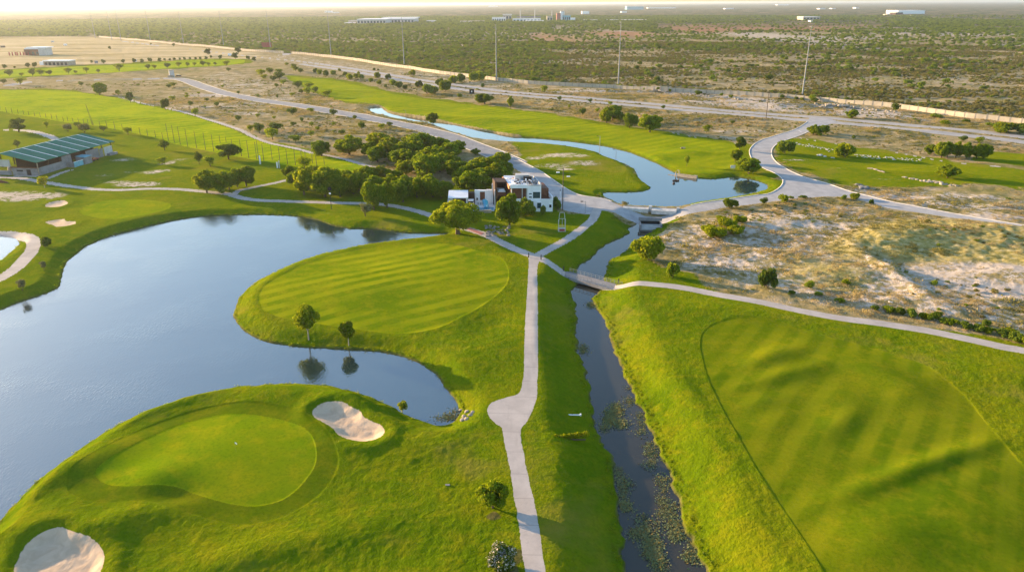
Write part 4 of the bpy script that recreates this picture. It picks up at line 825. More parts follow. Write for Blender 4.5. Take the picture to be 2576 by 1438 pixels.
# bank grass on the near shores
BG = []
for i in range(3):
    rg = np.random.default_rng(380 + i); n = 40; c = np.column_stack([rg.normal(0, .3, n), rg.normal(0, .3, n), rg.uniform(.03, .22, n)])
    nn = rnd_dir(n, rg); nn[:, 2] *= .4; nn /= np.linalg.norm(nn, axis=1)[:, None]; V, Fq = leaf_quads(c, nn, rg.uniform(.07, .15, n), rg); V[:, 2] = np.maximum(V[:, 2], 0); BG.append(mesh_np('bank_tuft', V, Fq, M[('leaf_oak', 'leaf_oak', 'leaf_scrub2')[i]]))
bp = []
for (nm, Pw, zw, bw) in WATERS:
    Pd = dens(np.vstack([Pw, Pw[:1]]), .45 if nm != 'pond_channel' else .9)
    T = np.gradient(Pd, axis=0); T /= np.linalg.norm(T, axis=1)[:, None] + 1e-9; A = 0.5 * np.sum(Pw[:, 0] * np.roll(Pw[:, 1], -1) - np.roll(Pw[:, 0], -1) * Pw[:, 1])
    N = np.column_stack([T[:, 1], -T[:, 0]]) * np.sign(A); o_ = rng.uniform(.1, .9, len(Pd)) * (1.8 if nm == 'creek' else 1)
    q = Pd + N * o_[:, None]; q = q[(rng.random(len(q)) < (.85 if nm == 'creek' else .45)) & (np.hypot(q[:, 0], q[:, 1]) < 330)]; bp.append(q)
bp = np.vstack(bp); D = fields(bp[:, 0], bp[:, 1]); ok = (np.min(D['water'], 0) > .02) & (D['hard'] > .3); z = shape_height(bp[:, 0], bp[:, 1], D); bp = np.column_stack([bp, z])[ok]
s = rng.uniform(.3, .8, len(bp)); scatter('bank_grass', bp, np.column_stack([s, s, s * .8]), rng.integers(0, 3, len(bp)), BG, 'long grass fringing the lake and creek banks', 'grass')

# ------------------------------------------------------------------ boundary wall
def wall():
    Pd = dens(WALLP, 2.75); seg = np.concatenate([[0], np.cumsum(np.hypot(*np.diff(Pd, axis=0).T))]); gate = G(729, 135)
    root = empty('boundary_wall', (Pd[-1][0], Pd[-1][1], 0)); tag(root, 'long cream panelled wall between the dual road and the wild scrub', 'wall')
    off = np.array([Pd[-1][0], Pd[-1][1], 0]); z = height(Pd[:, 0], Pd[:, 1]); mb = MB(); hgt = 2.7
    for i in range(len(Pd) - 1):
        a, b = Pd[i], Pd[i+1]
        if np.hypot(*(a - gate)) < 9: continue
        d = (b - a) / np.hypot(*(b - a)); n = np.array([-d[1], d[0]]) * .1
        zb = min(z[i], z[i+1]) - .3; zt = (z[i // 2 * 2] + z[min(len(z)-1, i // 2 * 2 + 2)]) / 2 + hgt
        mb.prism([tuple(p - off[:2]) for p in (a - n, b - n, b + n, a + n)], zb, zt)
    mb.build('wall_panels', M['blockwall'], root)
    pm = MB().box(-.22, .22, -.2, .2, -.4, 2.95).mesh('wall_post', M['post']); step = 5.5; posts = []
    s_ = 0
    while s_ < seg[-1]:
        p = np.array([np.interp(s_, seg, Pd[:, 0]), np.interp(s_, seg, Pd[:, 1])]); j = min(len(Pd) - 2, np.searchsorted(seg, s_)); d = Pd[j+1] - Pd[j]; posts.append((p, math.atan2(d[1], d[0]), np.interp(s_, seg, z))); s_ += step
    posts = [q for q in posts if np.hypot(*(q[0] - gate)) > 9]; posts.sort(key=lambda q: np.hypot(*q[0])); far = MB()
    for i, (p, a, zz) in enumerate(posts):
        if i < 100: link('wall_post', pm, root, (p[0] - off[0], p[1] - off[1], zz), a)
        else: far.box(p[0]-off[0]-.22, p[0]-off[0]+.22, p[1]-off[1]-.2, p[1]-off[1]+.2, zz - .4, zz + 2.95)
    f = far.build('wall_post', M['post'], root); f['kind'] = 'stuff'
wall()

# ------------------------------------------------------------------ poles
def pole(px, py, top, label, group, name, r0, r1, mat, cat, arm=None, topx=None):
    x, y, z = place(px, py); h = solve_h(x, y, z, top); o = empty(name, (x, y, z)); tag(o, label, cat, group)
    MB().tube([(0, 0, -.5), (0, 0, h * .5), (0, 0, h)], [r0, (r0 + r1) / 2, r1], 8).build('pole_shaft', mat, o)
    return o, h
for i, (px, py, t) in enumerate([(240,97,29),(282,102,28),(305,103,27),(379,105,27),(462,112,29),(563,117,27),(681,125,25),(833,140,29),(1017,165,44),(1249,204,62),(1555,214,55),(2018,241,66)]):
    labs = {11: 'tall tapering steel power pole, nearest and right of all, beside the wall', 10: 'tall steel power pole second from the right behind the wall', 9: 'tall steel power pole rising by the trees in the wall line'}
    o, h = pole(px, py, t, labs.get(i, 'tall thin power pole in the far line along the wall'), 'tall power poles along the wall', 'power_pole', .55, .2, M['steel'], 'pole')
    b = MB(); ang = math.radians(115)
    for k in (0, 1, 2): b.tube([(0, 0, h - .6 - 3.2 * k), (2.4 * math.cos(ang) * (-1) ** k, 2.4 * math.sin(ang) * (-1) ** k, h - .2 - 3.2 * k)], [.14, .08], 5)
    b.build('crossarm', M['steel'], o)
o, h = pole(1926,304,232,'slim brown wooden pole beside the dual road junction',None,'utility_pole',.22,.15,M['rust'],'pole'); MB().bar((-.9,0,h-.5),(.9,0,h-.5),.1).build('crossarm', M['rust'], o)
NP = [(2.5,278,266),(17,283,270),(31,285.5,272),(46,286,274.5),(60,288,277),(73,290,280),(88,293,282),(102,295,283),(116,296.5,285),(131,300,286),(144,302,289),(160,306,294),(171,305,293),(184,307,296),(198,308,297),(211,311,299),(222,312,300),(233,315,304),(252,319,304),(270,324,304),(290,328,306),(309,328,312),(332,333,319),(353,339,321),(372,342.5,324.5),(392,347,329),(410,351,333),(424,354,311),(439,359,315),(454,364,318),(472.5,369,324),(495,373.5,329),(517.5,377.5,333),(538,382,338),(554,360,340),(569,358,344),(584,368,349),(608,393.5,351),(626,397.5,353.5),(646,400,357),(651,402,354),(664,405,362),(685,402,365.5),(704,403,370.5),(723.5,413,374),(743.5,415.5,375.5),(759.5,409,379),(769,403,383.5),(786.5,410.5,387.5),(796.5,415.5,392),(816,414,398)]
for px, py, t in NP:
    tall = (py - t) > 25
    x, y, z = place(px, py); h = solve_h(x, y, z, t); o = MB().tube([(0,0,-.3),(0,0,h)], [.11, .08], 6).build('net_pole', M['rust'], None, (x, y, z)); tag(o, 'tall dark net pole on the driving range edge' if tall else 'short dark post in the driving range line', 'pole', 'tall range net poles' if tall else 'short range posts')
# leaning lattice mast on the range
x, y, z = place(236, 315); o = MB().tube([(0,0,0),(-2.0,0,11)], [.09,.05], 6).tube([(-.9,0,0),(-2.0,0,11)], [.07,.05], 6).build('mast', M['rust'], None, (x, y, z)); tag(o, 'thin leaning mast taller than the posts beside it on the range', 'mast')
def lamp(px, py, t, label, heads=1, mat='steel', r=.08):
    o, h = pole(px, py, t, label, None, 'lamp_post', r, r * .7, M[mat], 'lamp post')
    for k in range(heads):
        sx = -1 if k % 2 == 0 else 1; zz = h - .2 - (1.6 if heads > 1 else 0) * (k + 1) * .8
        if heads > 1: MB().tube([(0,0,zz-.3),(sx*1.6,0,zz)], [.05,.04], 5).build('arm', M[mat], o); MB().box(sx*1.6-.5, sx*1.6+.5, -.3, .3, zz-.05, zz+.18).build('lamp_head', M['white'], o)
        else: MB().tube([(0,0,zz),(-.9,0,zz+.15)], [.05,.04], 5).build('arm', M[mat], o); MB().box(-1.5,-.7,-.2,.2,zz+.05,zz+.22).build('lamp_head', M['black'], o)
    return o
lamp(1415,529,422,'tall twin headed light mast right of the clubhouse',2,'rust',.16); lamp(1472,537,506,'short street lamp where the cart path meets the road'); lamp(1508,387,342,'thin pole standing on the channel bank',1,'steel',.12)
lamp(1549,404,375,'thin dark pole standing in the channel water',1,'rust',.07); lamp(1022,303,277,'small pole on the near bank of the narrow channel')
o, h = pole(834,527,478,'black lamp post with globe on the lake path lawn',None,'lamp_post',.1,.07,M['black'],'lamp post')
def ball(r, mat, name, parent, loc):
    me = bpy.data.meshes.new(name); import bmesh; bm = bmesh.new(); bmesh.ops.create_icosphere(bm, subdivisions=2, radius=r); bm.to_mesh(me); bm.free(); me.materials.append(mat); return link(name, me, parent, loc)
ball(.32, M['white'], 'lamp_globe', o, (0, 0, h * .82)); MB().tube([(0,0,h*.82),(.4,0,h*.82)],.04,5).build('arm', M['black'], o); MB().tube([(0,-.04,h+.35),(0,.04,h+.35)],.62,12).build('round_sign', M['black'], o)
# bollards at the path crossing and bridge ends
for px, py in [(1330,647),(1361,652),(1556,712),(1418,681)]:
    x, y, z = place(px, py); o = MB().tube([(0,0,-.2),(0,0,1.1)], .13, 8).tube([(0,0,1.1),(0,0,1.22)], [.15,.06], 8).build('bollard', M['black'], None, (x,y,z)); tag(o, 'short dark bollard beside the cart path near the bridge', 'bollard', 'bollards at path crossing')

# ------------------------------------------------------------------ golf flag
x, y, z = place(945, 1808) if False else place(945*.6289, 1808*.6289)
o = empty('golf_flag', (x, y, z)); tag(o, 'white flag on a thin pin in the near green', 'flag')
MB().tube([(0,0,-.1),(0,0,1.7)], .011, 6).build('pin', M['rust'], o)
fb = MB(); W_ = 5
for i in range(W_): pass
V_ = [(.02 + .06 * i, .05 * math.sin(i * 1.1), 1.70 - .02 * i) for i in range(6)] + [(.02 + .06 * i, .05 * math.sin(i * 1.1 + .3), 1.42 - .02 * i) for i in range(6)]
fb.add(V_, [(i, i+1, i+7, i+6) for i in range(5)]); fb.build('flag_cloth', M['white'], o)

# ------------------------------------------------------------------ bridge over the creek
def bridge():
    a0, a1 = G(1424, 673), G(1556, 708); d = (a1 - a0); L = np.hypot(*d); ang = math.atan2(d[1], d[0])
    o = empty('footbridge', (a0[0], a0[1], min(float(height(*a0)[0]), float(height(*a1)[0])) - .05), ang); tag(o, 'grey concrete cart bridge with railings over the creek', 'bridge')
    MB().box(-.8, L + .8, -1.55, 1.55, -.15, .14).build('deck', M['grey'], o)
    for s in (-1, 1):
        MB().box(-.2, L + .2, s*1.68 - .12, s*1.68 + .12, -.55, .18).build('side_beam', M['grey'], o)
        r = MB(); n = 14
        for k in range(n + 1): r.box(L*k/n - .04, L*k/n + .04, s*1.68 - .03, s*1.68 + .03, .18, 1.1)
        for zz in (.6, 1.05): r.box(0, L, s*1.68 - .025, s*1.68 + .025, zz, zz + .05)
        r.build('railing', M['steel'], o)
    MB().box(L*.25, L*.25+.5, -1.5, 1.5, -3.6, -.56).build('pier', M['grey'], o); MB().box(L*.8, L*.8+.5, -1.7, 1.7, -3.6, -.56).build('pier', M['grey'], o)
bridge()
# culvert and weir under the road
def culvert():
    a, b = G(1612, 549, 0), G(1660, 550, 0); o = empty('culvert', (a[0], a[1], 0), math.atan2(b[1]-a[1], b[0]-a[0])); L = np.hypot(*(b-a)); tag(o, 'concrete culvert outlet under the road with stepped grey sills', 'culvert')
    MB().box(-.6, L+.6, -.2, .5, -.7, .25).build('head_wall', M['grey'], o)
    for k in range(3): MB().box(0, L, -1.6 - .9*k, -.8 - .9*k, -3.4, -1.5 - .35*k).build('sill', M['whitish'], o)
    for xx in (-.4, L): MB().box(xx, xx+.4, -4, -.2, -3.4, -.9).build('wing_wall', M['grey'], o)
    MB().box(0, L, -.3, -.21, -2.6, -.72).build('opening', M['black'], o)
culvert()
def weir():
    a, b = G(1568, 519, 0), G(1702, 526, 0); d = b - a; o = empty('weir', (a[0], a[1], -.2), math.atan2(d[1], d[0])); L = np.hypot(*d); tag(o, 'low pink stone weir wall with sluice at the pond foot', 'weir')
    MB().box(0, L*.48, 0, .5, -1.2, .35).build('crest_wall', M['stone'], o); MB().box(L*.54, L, 0, .5, -1.2, .35).build('crest_wall', M['stone'], o)
    MB().box(L*.48, L*.54, -.4, .8, -1.2, .75).build('sluice', M['whitish'], o); MB().prism([(L*.54, -.05), (L, -.05), (L, -2.2), (L*.54, -2.2)], -1.2, [.28,.28,.02,.02]).build('apron', M['kerb'], o)
    MB().prism([(0, -.05), (L*.48, -.05), (L*.48, -1.4), (0, -1.0)], -1.2, [.28,.28,.04,.04]).build('apron', M['kerb'], o)
    MB().box(L, L+.9, -.3, 1, -1.2, .6).build('end_block', M['whitish'], o)
weir()

# ------------------------------------------------------------------ clubhouse (real coordinates, front wall near y = 217)
def club():
    o = empty('clubhouse', (0, 222, 0)); tag(o, 'white and brown modern clubhouse with cluttered flat roof', 'building'); oy = 222
    z0 = float(height(3, 219)[0]) - .15
    def pr(name, mat, pts, a, b, parent=o): return MB().prism([(p[0], p[1] - oy) for p in pts], z0 + a, z0 + b).build(name, M[mat], parent)
    sk = -.17
    def fp(x0, x1, y0, y1): return [(x0, y0), (x1, y0), (x1 + sk*(y1-y0), y1), (x0 + sk*(y1-y0), y1)]
    w = pr('wall', 'white', fp(4.9, 12.7, 217.3, 230), -.6, 3.7)
    pr('parapet', 'white', fp(9.0, 12.7, 217.1, 217.4), 3.7, 4.2); pr('parapet', 'white', fp(12.45, 12.8, 217.45, 230), 3.7, 4.9); pr('terrace_floor', 'brown', fp(9.2, 12.4, 217.5, 222), 3.702, 3.74)
    pr('wall', 'brown', fp(9.15, 11.6, 222.1, 230), 3.705, 6.3)
    w2 = pr('upper_wall', 'white', fp(4.9, 9.1, 217.7, 229), 3.705, 8.2)
    def win(x0, x1, a, b, y=217.3, mat='glass', par=None):
        f = pr('window', 'white', [(x0-.12, y-.1), (x1+.12, y-.1), (x1+.12, y-.002), (x0-.12, y-.002)], a-.12, b+.12, par or o); MB().box(x0, x1, y-oy-.13, y-oy-.105, z0+a, z0+b).build('pane', M[mat], f)
    win(6.6, 8.8, 4.35, 6.3, 217.7); win(5.4, 6.2, 4.5, 4.9, 217.7); win(5.4, 6.2, 5.6, 5.9, 217.7); win(7.9, 9.1, 1.3, 3.0, 217.3); win(11.6, 12.3, 1.5, 2.4, 217.3, 'black'); win(5.6,6.8,.6,2.4,217.3)
    pr('brown_cladding', 'brown', fp(-.2, 4.9, 218.4, 229), 3.4, 7.6); pr('wall', 'white', fp(-.2, 4.88, 218.0, 229), -.6, 3.39)
    pr('balcony_wall', 'white', fp(1.5, 4.88, 217.5, 217.8), 2.9, 4.2)
    for xx in (-.1, 3.2, 4.5): pr('column', 'whitish' if xx > 0 else 'white', fp(xx, xx+.25, 218.1, 218.35), 3.4, 7.6)
    r = pr('roof', 'white', fp(-.3, 9.3, 217.0, 230), 7.65, 8.55) if False else None
    pr('roof_slab', 'white', fp(-.4, 5.0, 217.0, 230), 7.62, 8.3); pr('roof_slab', 'whitish', fp(5.02, 9.15, 217.6, 229.2), 8.21, 8.42)
    pr('fascia', 'orange', [(-.75, 217.0), (-.42, 217.0), (-.42-.17*13, 230), (-.75-.17*13, 230)], 7.3, 8.3)
    for (a, b, c, d) in ((-.4, 5.0, 217.0, 217.3), (-.4, 9.1, 229.3, 229.6)): pr('parapet', 'white', fp(a, b, c, d) if c < 220 else [(a-2.1, c), (b-2.1, c), (b-2.1, d), (a-2.1, d)], 8.3, 8.75)
    pr('parapet', 'whitish', fp(8.85, 9.15, 217.9, 229), 8.42, 8.75); pr('bulkhead', 'whitish', [(1.2, 226), (5.8, 226), (5.8, 228.6), (1.2, 228.6)], 8.42, 9.7); pr('tank_screen', 'black', [(3.8, 224), (6.4, 224), (6.4, 225.8), (3.8, 225.8)], 8.42, 9.5)
    rg = random.Random(3)
    for k in range(84):
        x = rg.uniform(.3, 8.2); y = rg.uniform(218.2, 227); x += sk * (y - 217); a, b, h = rg.uniform(.2, .7), rg.uniform(.2, .8), rg.uniform(.2, .7); zr = 8.3 if x - sk*(y-217) < 4.9 else 8.42
        u = MB()
        if k % 4 == 0: u.tube([(x, y-oy, z0+zr), (x, y-oy, z0+zr+h)], a*.6, 10)
        elif k % 4 == 1: u.tube([(x, y-oy, z0+zr+.15), (x+rg.uniform(-1.5, 1.5), y-oy+rg.uniform(-1.5, 1.5), z0+zr+.2)], .1, 6)
        else: u.box(x, x+a, y-oy, y-oy+b, z0+zr, z0+zr+h)
        u.build('roof_unit', M[('whitish', 'black', 'steel', 'white', 'black')[k % 5]] if k != 7 else M['orange'], o)
    # open brown tower
    for x in (-5.1, -1.8): pr('tower_pier', 'dkbrown', fp(x, x+.45, 221.6, 227), -.6, 8.6)
    pr('tower_beam', 'dkbrown', fp(-4.64, -1.81, 221.6, 227), 8.2, 8.58); pr('tower_back', 'dkbrown', fp(-4.64, -1.81, 226.5, 226.9), -.6, 8.19); pr('balcony_floor', 'white', fp(-4.2, -1.9, 221.7, 226.4), 5.3, 5.6); pr('balcony_front', 'brown', fp(-4.64, -1.81, 221.5, 221.65), 4.2, 5.29)
    pr('sofa', 'white', fp(-3.9, -2.2, 222.4, 223.4), 5.61, 6.1)
    # left wing
    pr('wing_wall', 'white', [(-11.8, 227.0), (-8.0, 226.6), (-8.0, 227.4), (-11.8, 227.8)], -.6, 4.7); pr('wing_wall', 'white', [(-7.95, 226.6), (-6.3, 226.4), (-6.3, 227.0), (-7.95, 227.3)], -.6, 4.9); pr('wing_wall', 'white', [(-6.25, 226.4), (-5.35, 226.3), (-5.35, 227), (-6.25, 227)], -.6, 6.9)
    pr('wing_side', 'white', [(-5.32, 220.6), (-5.12, 220.6), (-5.12, 226.9), (-5.32, 226.9)], -.6, 6.0)
    win(-10.1, -8.5, 1.5, 4.2, 226.78, 'brown'); win(-11.3, -10.8, 1.4, 2.2, 227.0, 'black')
    pr('side_block', 'dkbrown', [(-13.9, 226.4), (-11.85, 226.4), (-11.85, 229), (-13.9, 229)], -.6, 3.8)
    # pavilion
    for x, y in ((-19.2, 222.3), (-14.3, 222.3), (-19.2, 227), (-14.3, 227)): pr('pavilion_post', 'white', [(x, y), (x+.3, y), (x+.3, y+.3), (x, y+.3)], -.6, 3.4)
    MB().prism([(-19.9, -.4), (-13.6, -.4), (-13.9, 5.4), (-20.1, 5.4)], [z0+3.4, z0+3.4, z0+4.3, z0+4.3], [z0+3.65, z0+3.65, z0+4.6, z0+4.6]).build('pavilion_roof', M['white'], o)
    pr('pavilion_back', 'dkbrown', [(-18.8, 226.6), (-14.4, 226.6), (-14.4, 226.95), (-18.8, 226.95)], -.6, 3.3); pr('bar_counter', 'brown', [(-18.2, 223.4), (-14.8, 223.4), (-14.8, 224), (-18.2, 224)], -.1, 1.2)
    MB().prism([(-20.4, -2.5), (-18.9, -2.5), (-19.15, .2), (-20.0, .2)], z0-.3, [z0+.6, z0+.6, z0+3.3, z0+3.3]).build('canvas_side', M['whitish'], o)
    pr('terrace', 'whitish', [(-19.5, 218.5), (-13.9, 218.6), (-13.9, 222.2), (-19.5, 222.2)], -.6, .25)
    # pool
    pr('pool_deck', 'white', [(-11.9, 218.6), (-5.4, 218.2), (-5.4, 226.2), (-11.9, 226.5)], -.6, .3); pr('pool_basin', 'blue', [(-11.4, 218.9), (-5.6, 218.6), (-5.6, 222.0), (-7.2, 222.8), (-9.5, 221.4), (-11.4, 222.6)], .303, .36)
    sl = MB(); sl.tube([(-8.6, 2.0, z0+1.9), (-8.2, .8, z0+1.8), (-8.0, -.6, z0+.9), (-8.1, -1.6, z0+.5)], [.75, .85, .8, .6], 10); sl.build('water_slide', M['blue'], o)
    pr('retaining_wall', 'stone', [(-10.2, 216.3), (-6.2, 216.3), (-6.2, 216.9), (-10.2, 216.9)], -.6, 1.0)
    rl = MB()
    for k in range(12): rl.box(-11.3+.5*k, -11.24+.5*k, 217.9-oy, 217.96-oy, z0-.2, z0+1.2)
    rl.box(-11.3, -5.5, 217.9-oy, 217.95-oy, z0+1.15, z0+1.22); rl.build('railing', M['dkbrown'], o)
    for k in range(5): pr('chair', 'whitish', [(-10.9+.75*k, 225.2), (-10.4+.75*k, 225.2), (-10.4+.75*k, 225.7), (-10.9+.75*k, 225.7)], .3, 1.0)
club()
# white cart parked beside the wing
def cart():
    x, y = -12.9, 223.6; z = float(height(x, y)[0]) - .05; o = empty('utility_cart', (x, y, z)); tag(o, 'small white utility cart parked between pavilion and pool', 'cart')
    MB().box(-.85, .85, -1.5, 1.5, .45, 1.0).box(-.8, .8, -.1, 1.3, 1.0, 1.25).build('body', M['white'], o); MB().box(-.9, .9, -1.1, 1.2, 2.1, 2.2).build('roof', M['white'], o)
    p = MB()
    for a in (-.8, .75):
        for b in (-1.05, 1.1): p.box(a, a+.05, b, b+.05, 1.25 if b > 0 else 1.0, 2.1)
    p.build('roof_post', M['steel'], o); MB().box(-.75, .75, -1.09, -1.06, 1.05, 1.9).build('windscreen', M['glass'], o)
    for a in (-.86, .66):
        for b in (-1.0, 1.0): MB().tube([(a, b, .33), (a+.2, b, .33)], .33, 12).build('wheel', M['black'], o)
cart()
# white frame on the clubhouse lawn
def frame():
    x, y, z = place(1413, 581); o = empty('steel_frame', (x, y, z)); tag(o, 'tall white arched steel frame with red box base on the lawn', 'frame')
    MB().box(-1.05, 1.05, -.6, .6, -.1, .9).build('base_box', M['whitish'], o); MB().box(-.7, .8, -.63, -.605, .15, .75).build('red_panel', M['red'], o)
    b = MB()
    for s in (-1, 1): b.tube([(s*.95, 0, .9), (s*.75, 0, 4.6), (s*.6, 0, 5.4)], .08, 6)
    b.tube([(-.6, 0, 5.4), (.6, 0, 5.4)], .08, 6).tube([(-.8, 0, 3.6), (.8, 0, 3.6)], .06, 6).tube([(.1, 0, .9), (.1, 0, 3.6)], .05, 6).tube([(1.0, .5, .8), (1.05, .5, 3.4)], .1, 6).tube([(-.9, .5, .8), (-.95, .5, 3.2)], .07, 6).tube([(-.9,0,1.5),(.9,0,1.5)],.05,6); b.build('upright_frame', M['whitish'], o)
frame()
# ladder rack by the road
x, y, z = place(1409, 512); o = empty('ladder_rack', (x, y, z)); tag(o, 'white post with ladder rungs standing at the roadside corner', 'post'); b = MB().tube([(0,0,0),(0,0,4.2)], .1, 6)
b.build('post', M['white'], o); b = MB().tube([(1.2,0,0),(1.2,0,3.6)], .04, 6)
for k in range(5): b.tube([(0,0,.8+.6*k),(1.2,0,.8+.6*k)], .035, 5)
b.build('rungs', M['steel'], o); ball(.18, M['black'], 'cap', o, (0, 0, 4.3))

# ------------------------------------------------------------------ green roofed shed at the left
def shed():
    C = G(99.5, 443); E = G(284, 388); d = E - C; L = np.hypot(*d); u = d / L; v = np.array([-u[1], u[0]])      # v points left
    o = empty('shed', (C[0], C[1], 0), math.atan2(u[1], u[0])); tag(o, 'long open sided shed with green metal roof and white ribs', 'building')
    z0 = float(height(*(C + u * 10 + v * 6))[0]); He, Hr, Wd = 5.4, 8.2, 26.0
    zc = lambda a: z0 + a
    over = 1.2
    def slope(y0, y1, za, zb, name):
        MB().prism([(-1.5, y0), (L + 1.0, y0), (L + 1.0, y1), (-1.5, y1)], [zc(za), zc(za), zc(zb), zc(zb)], [zc(za)+.18, zc(za)+.18, zc(zb)+.18, zc(zb)+.18]).build(name, M['roofgreen'], o)
    r1 = slope(-over, Wd/2, He - .3, Hr, 'roof'); r2 = slope(Wd/2 + .01, Wd + over, Hr, He - .3, 'roof')
    n = 7
    for k in range(n):
        xx = L * (k + .55) / n
        for (y0, y1, za, zb) in ((-over, Wd/2, He-.3, Hr), (Wd/2+.01, Wd+over, Hr, He-.3)):
            MB().prism([(xx, y0), (xx+.42, y0), (xx+.42, y1), (xx, y1)], [zc(za)+.19]*2 + [zc(zb)+.19]*2, [zc(za)+.25]*2 + [zc(zb)+.25]*2).build('roof_rib', M['white'], o)
    b = MB()
    for k in range(8):
        xx = L * k / 7
        for yy in (0, Wd): b.box(xx-.15, xx+.15, yy-.15, yy+.15, zc(-.4), zc(He-.1))
    b.build('column', M['dkbrown'], o)
    MB().box(.2, L*.42, -.2, .0, zc(-.5), zc(2.9)).build('long_wall', M['grey'], o); MB().box(L*.30, L*.42, -.15, .05, zc(2.901), zc(4.6)).build('long_wall', M['grey'], o)
    MB().box(L*.62, L*.80, -.2, 0, zc(-.5), zc(4.2)).build('long_wall', M['grey'], o); MB().box(L*.81, L*.86, -.2, 0, zc(-.5), zc(3.6)).build('long_wall', M['grey'], o); MB().box(L*.88, L, -.2, 0, zc(-.5), zc(3.7)).build('long_wall', M['whitish'], o)
    MB().box(.2, L, 8.5, 8.7, zc(-.5), zc(He+1.4)).build('inner_wall', M['dkbrown'], o)
    MB().box(0, .25, .05, 11, zc(-.5), zc(2.8)).build('end_wall', M['grey'], o); MB().box(-.3, .6, -.3, 11.3, zc(2.8), zc(3.05)).build('wall_cap', M['brown'], o)
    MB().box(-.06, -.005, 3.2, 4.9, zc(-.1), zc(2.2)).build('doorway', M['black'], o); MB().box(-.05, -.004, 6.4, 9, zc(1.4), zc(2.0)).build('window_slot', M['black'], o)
    MB().box(0, .25, 11.5, Wd, zc(-.5), zc(1.6)).build('end_wall', M['grey'], o); MB().box(.3, .5, 11.5, Wd - 1, zc(3.0), zc(5.6)).build('gable_sheet', M['whitish'], o)
    MB().box(-2.2, -.3, -.2, 9, zc(-.3), zc(.12)).build('apron', M['path'], o); MB().tube([(-.2,-.1,zc(-.3)),(-.6,-.7,zc(He-.5))], .18, 5).build('brace', M['stone'], o)
    MB().box(L*.9, L*1.02, -1.8, -.3, zc(-.4), zc(.9)).build('plinth', M['grey'], o)
    return C, u, v, z0
C, u, v, z0 = shed()
def loc_shed(a, b): p = C + u * a + v * b; return (p[0], p[1], z0), math.atan2(u[1], u[0])
l, a = loc_shed(20, -4.2); o = empty('storage_hut', l, a); tag(o, 'small blue grey hut leaning against the shed wall', 'hut')
MB().box(0, 4.2, 0, 3.9, -.3, 3.0).build('hut_wall', M['grey'], o); MB().prism([(-.2,-.2),(4.4,-.2),(4.4,4.0),(-.2,4.0)], [3.0,3.0,3.3,3.3], [3.12,3.12,3.42,3.42]).build('roof', M['bluepaint'], o); MB().box(1.2,2.2,-.04,-.003,0,2.1).build('door', M['grey'], o)
l, a = loc_shed(14.5, -3.6); o = empty('blue_enclosure', l, a); tag(o, 'light blue tarpaulin enclosure beside the small hut', 'enclosure')
MB().box(0, 5.2, -.1, .05, -.2, 2.1).build('blue_screen', M['bluepaint'], o); MB().box(-.1, .05, .06, 3.3, -.2, 2.1).build('side_screen', M['grey'], o); MB().box(-.1, 5.3, -.14, .1, 2.1, 2.25).build('top_rail', M['white'], o)
l, a = loc_shed(25.5, -2.2); o = empty('trailer', l, a); tag(o, 'red flatbed trailer parked by the shed wall', 'trailer')
MB().box(0, 4.4, -.9, .9, .7, .95).build('bed', M['red'], o); MB().box(0, .15, -.9, .9, .95, 1.6).box(1.2, 2.6, -.6, .6, .95, 1.5).build('load', M['orange'], o)
for xx in (1.0, 3.4):
    for yy in (-1.0, .8): MB().tube([(xx, yy, .4), (xx, yy + .2, .4)], .4, 12).build('wheel', M['black'], o)
x, y, z = place(28, 430); o = MB().tube([(0,0,-.2),(0,0,1.4),(.1,0,2.2)], [1.2,1.0,.1], 7).tube([(1,0,0),(4,0,.4)], [.6,.3], 6).build('covered_heap', M['whitish'], None, (x,y,z)); tag(o, 'pale sheet covered heap at the left end of the shed', 'heap')
x, y, z = place(12, 459); o = MB().prism([(-1.6,-.5),(1.6,-.9),(1.7,-.5),(-1.5,0)], [-.1]*4, [1.1,.25,.25,1.1]).box(-1.6,-1.4,-.5,0,-.1,1.1).build('tipped_panel', M['brown'], None, (x,y,z)); tag(o, 'brown wooden panel lying tipped on the left grass', 'panel')

# ------------------------------------------------------------------ pool-side and roadside stonework, rocks
def rock_mesh(seed, mat, s=1):
    import bmesh; bm = bmesh.new(); bmesh.ops.create_icosphere(bm, subdivisions=2, radius=1); rg = random.Random(seed); ph = [rg.uniform(0, 6) for _ in range(6)]
    for v_ in bm.verts:
        c = v_.co; k = 1 + .16 * math.sin(3*c.x + ph[0]) + .14 * math.sin(4*c.y + ph[1]) + .12 * math.sin(5*c.z + ph[2]) + rg.uniform(-.06, .06); v_.co = Vector((c.x*k, c.y*k*.8, max(-.3, c.z*k*.6)))
    me = bpy.data.meshes.new('rock'); bm.to_mesh(me); bm.free(); me.materials.append(mat); return me
RK = [rock_mesh(i, M['stone']) for i in range(4)]; RK2 = [rock_mesh(10 + i, M['rock']) for i in range(4)]; RK3 = [rock_mesh(20 + i, M['whitish']) for i in range(4)]
def rocks(pts, meshes, s0, s1, label, group, jit=0, name='boulder'):
    P3 = places([(p[0] + random.uniform(-jit, jit), p[1] + random.uniform(-jit, jit) * .4) for p in pts])
    for i, p in enumerate(P3):
        s = random.uniform(s0, s1); o = link(name, meshes[i % len(meshes)], None, (p[0], p[1], p[2] + s * .08), random.uniform(0, 6)); o.scale = (s * random.uniform(.9, 1.4), s, s * random.uniform(.7, 1)); tag(o, label, 'rock', group)
def along(pts, n): q = [(np.interp(t, np.linspace(0, 1, len(pts)), [p[0] for p in pts]), np.interp(t, np.linspace(0, 1, len(pts)), [p[1] for p in pts])) for t in np.linspace(0, 1, n)]; return q
rocks(along([(2275,446),(2305,452),(2345,460),(2405,469)], 15) + along([(2340,455),(2400,467)], 7), RK, .6, 1.0, 'tan boulder in the rough row on the right lawn', 'tan boulders in the lawn row', 3)
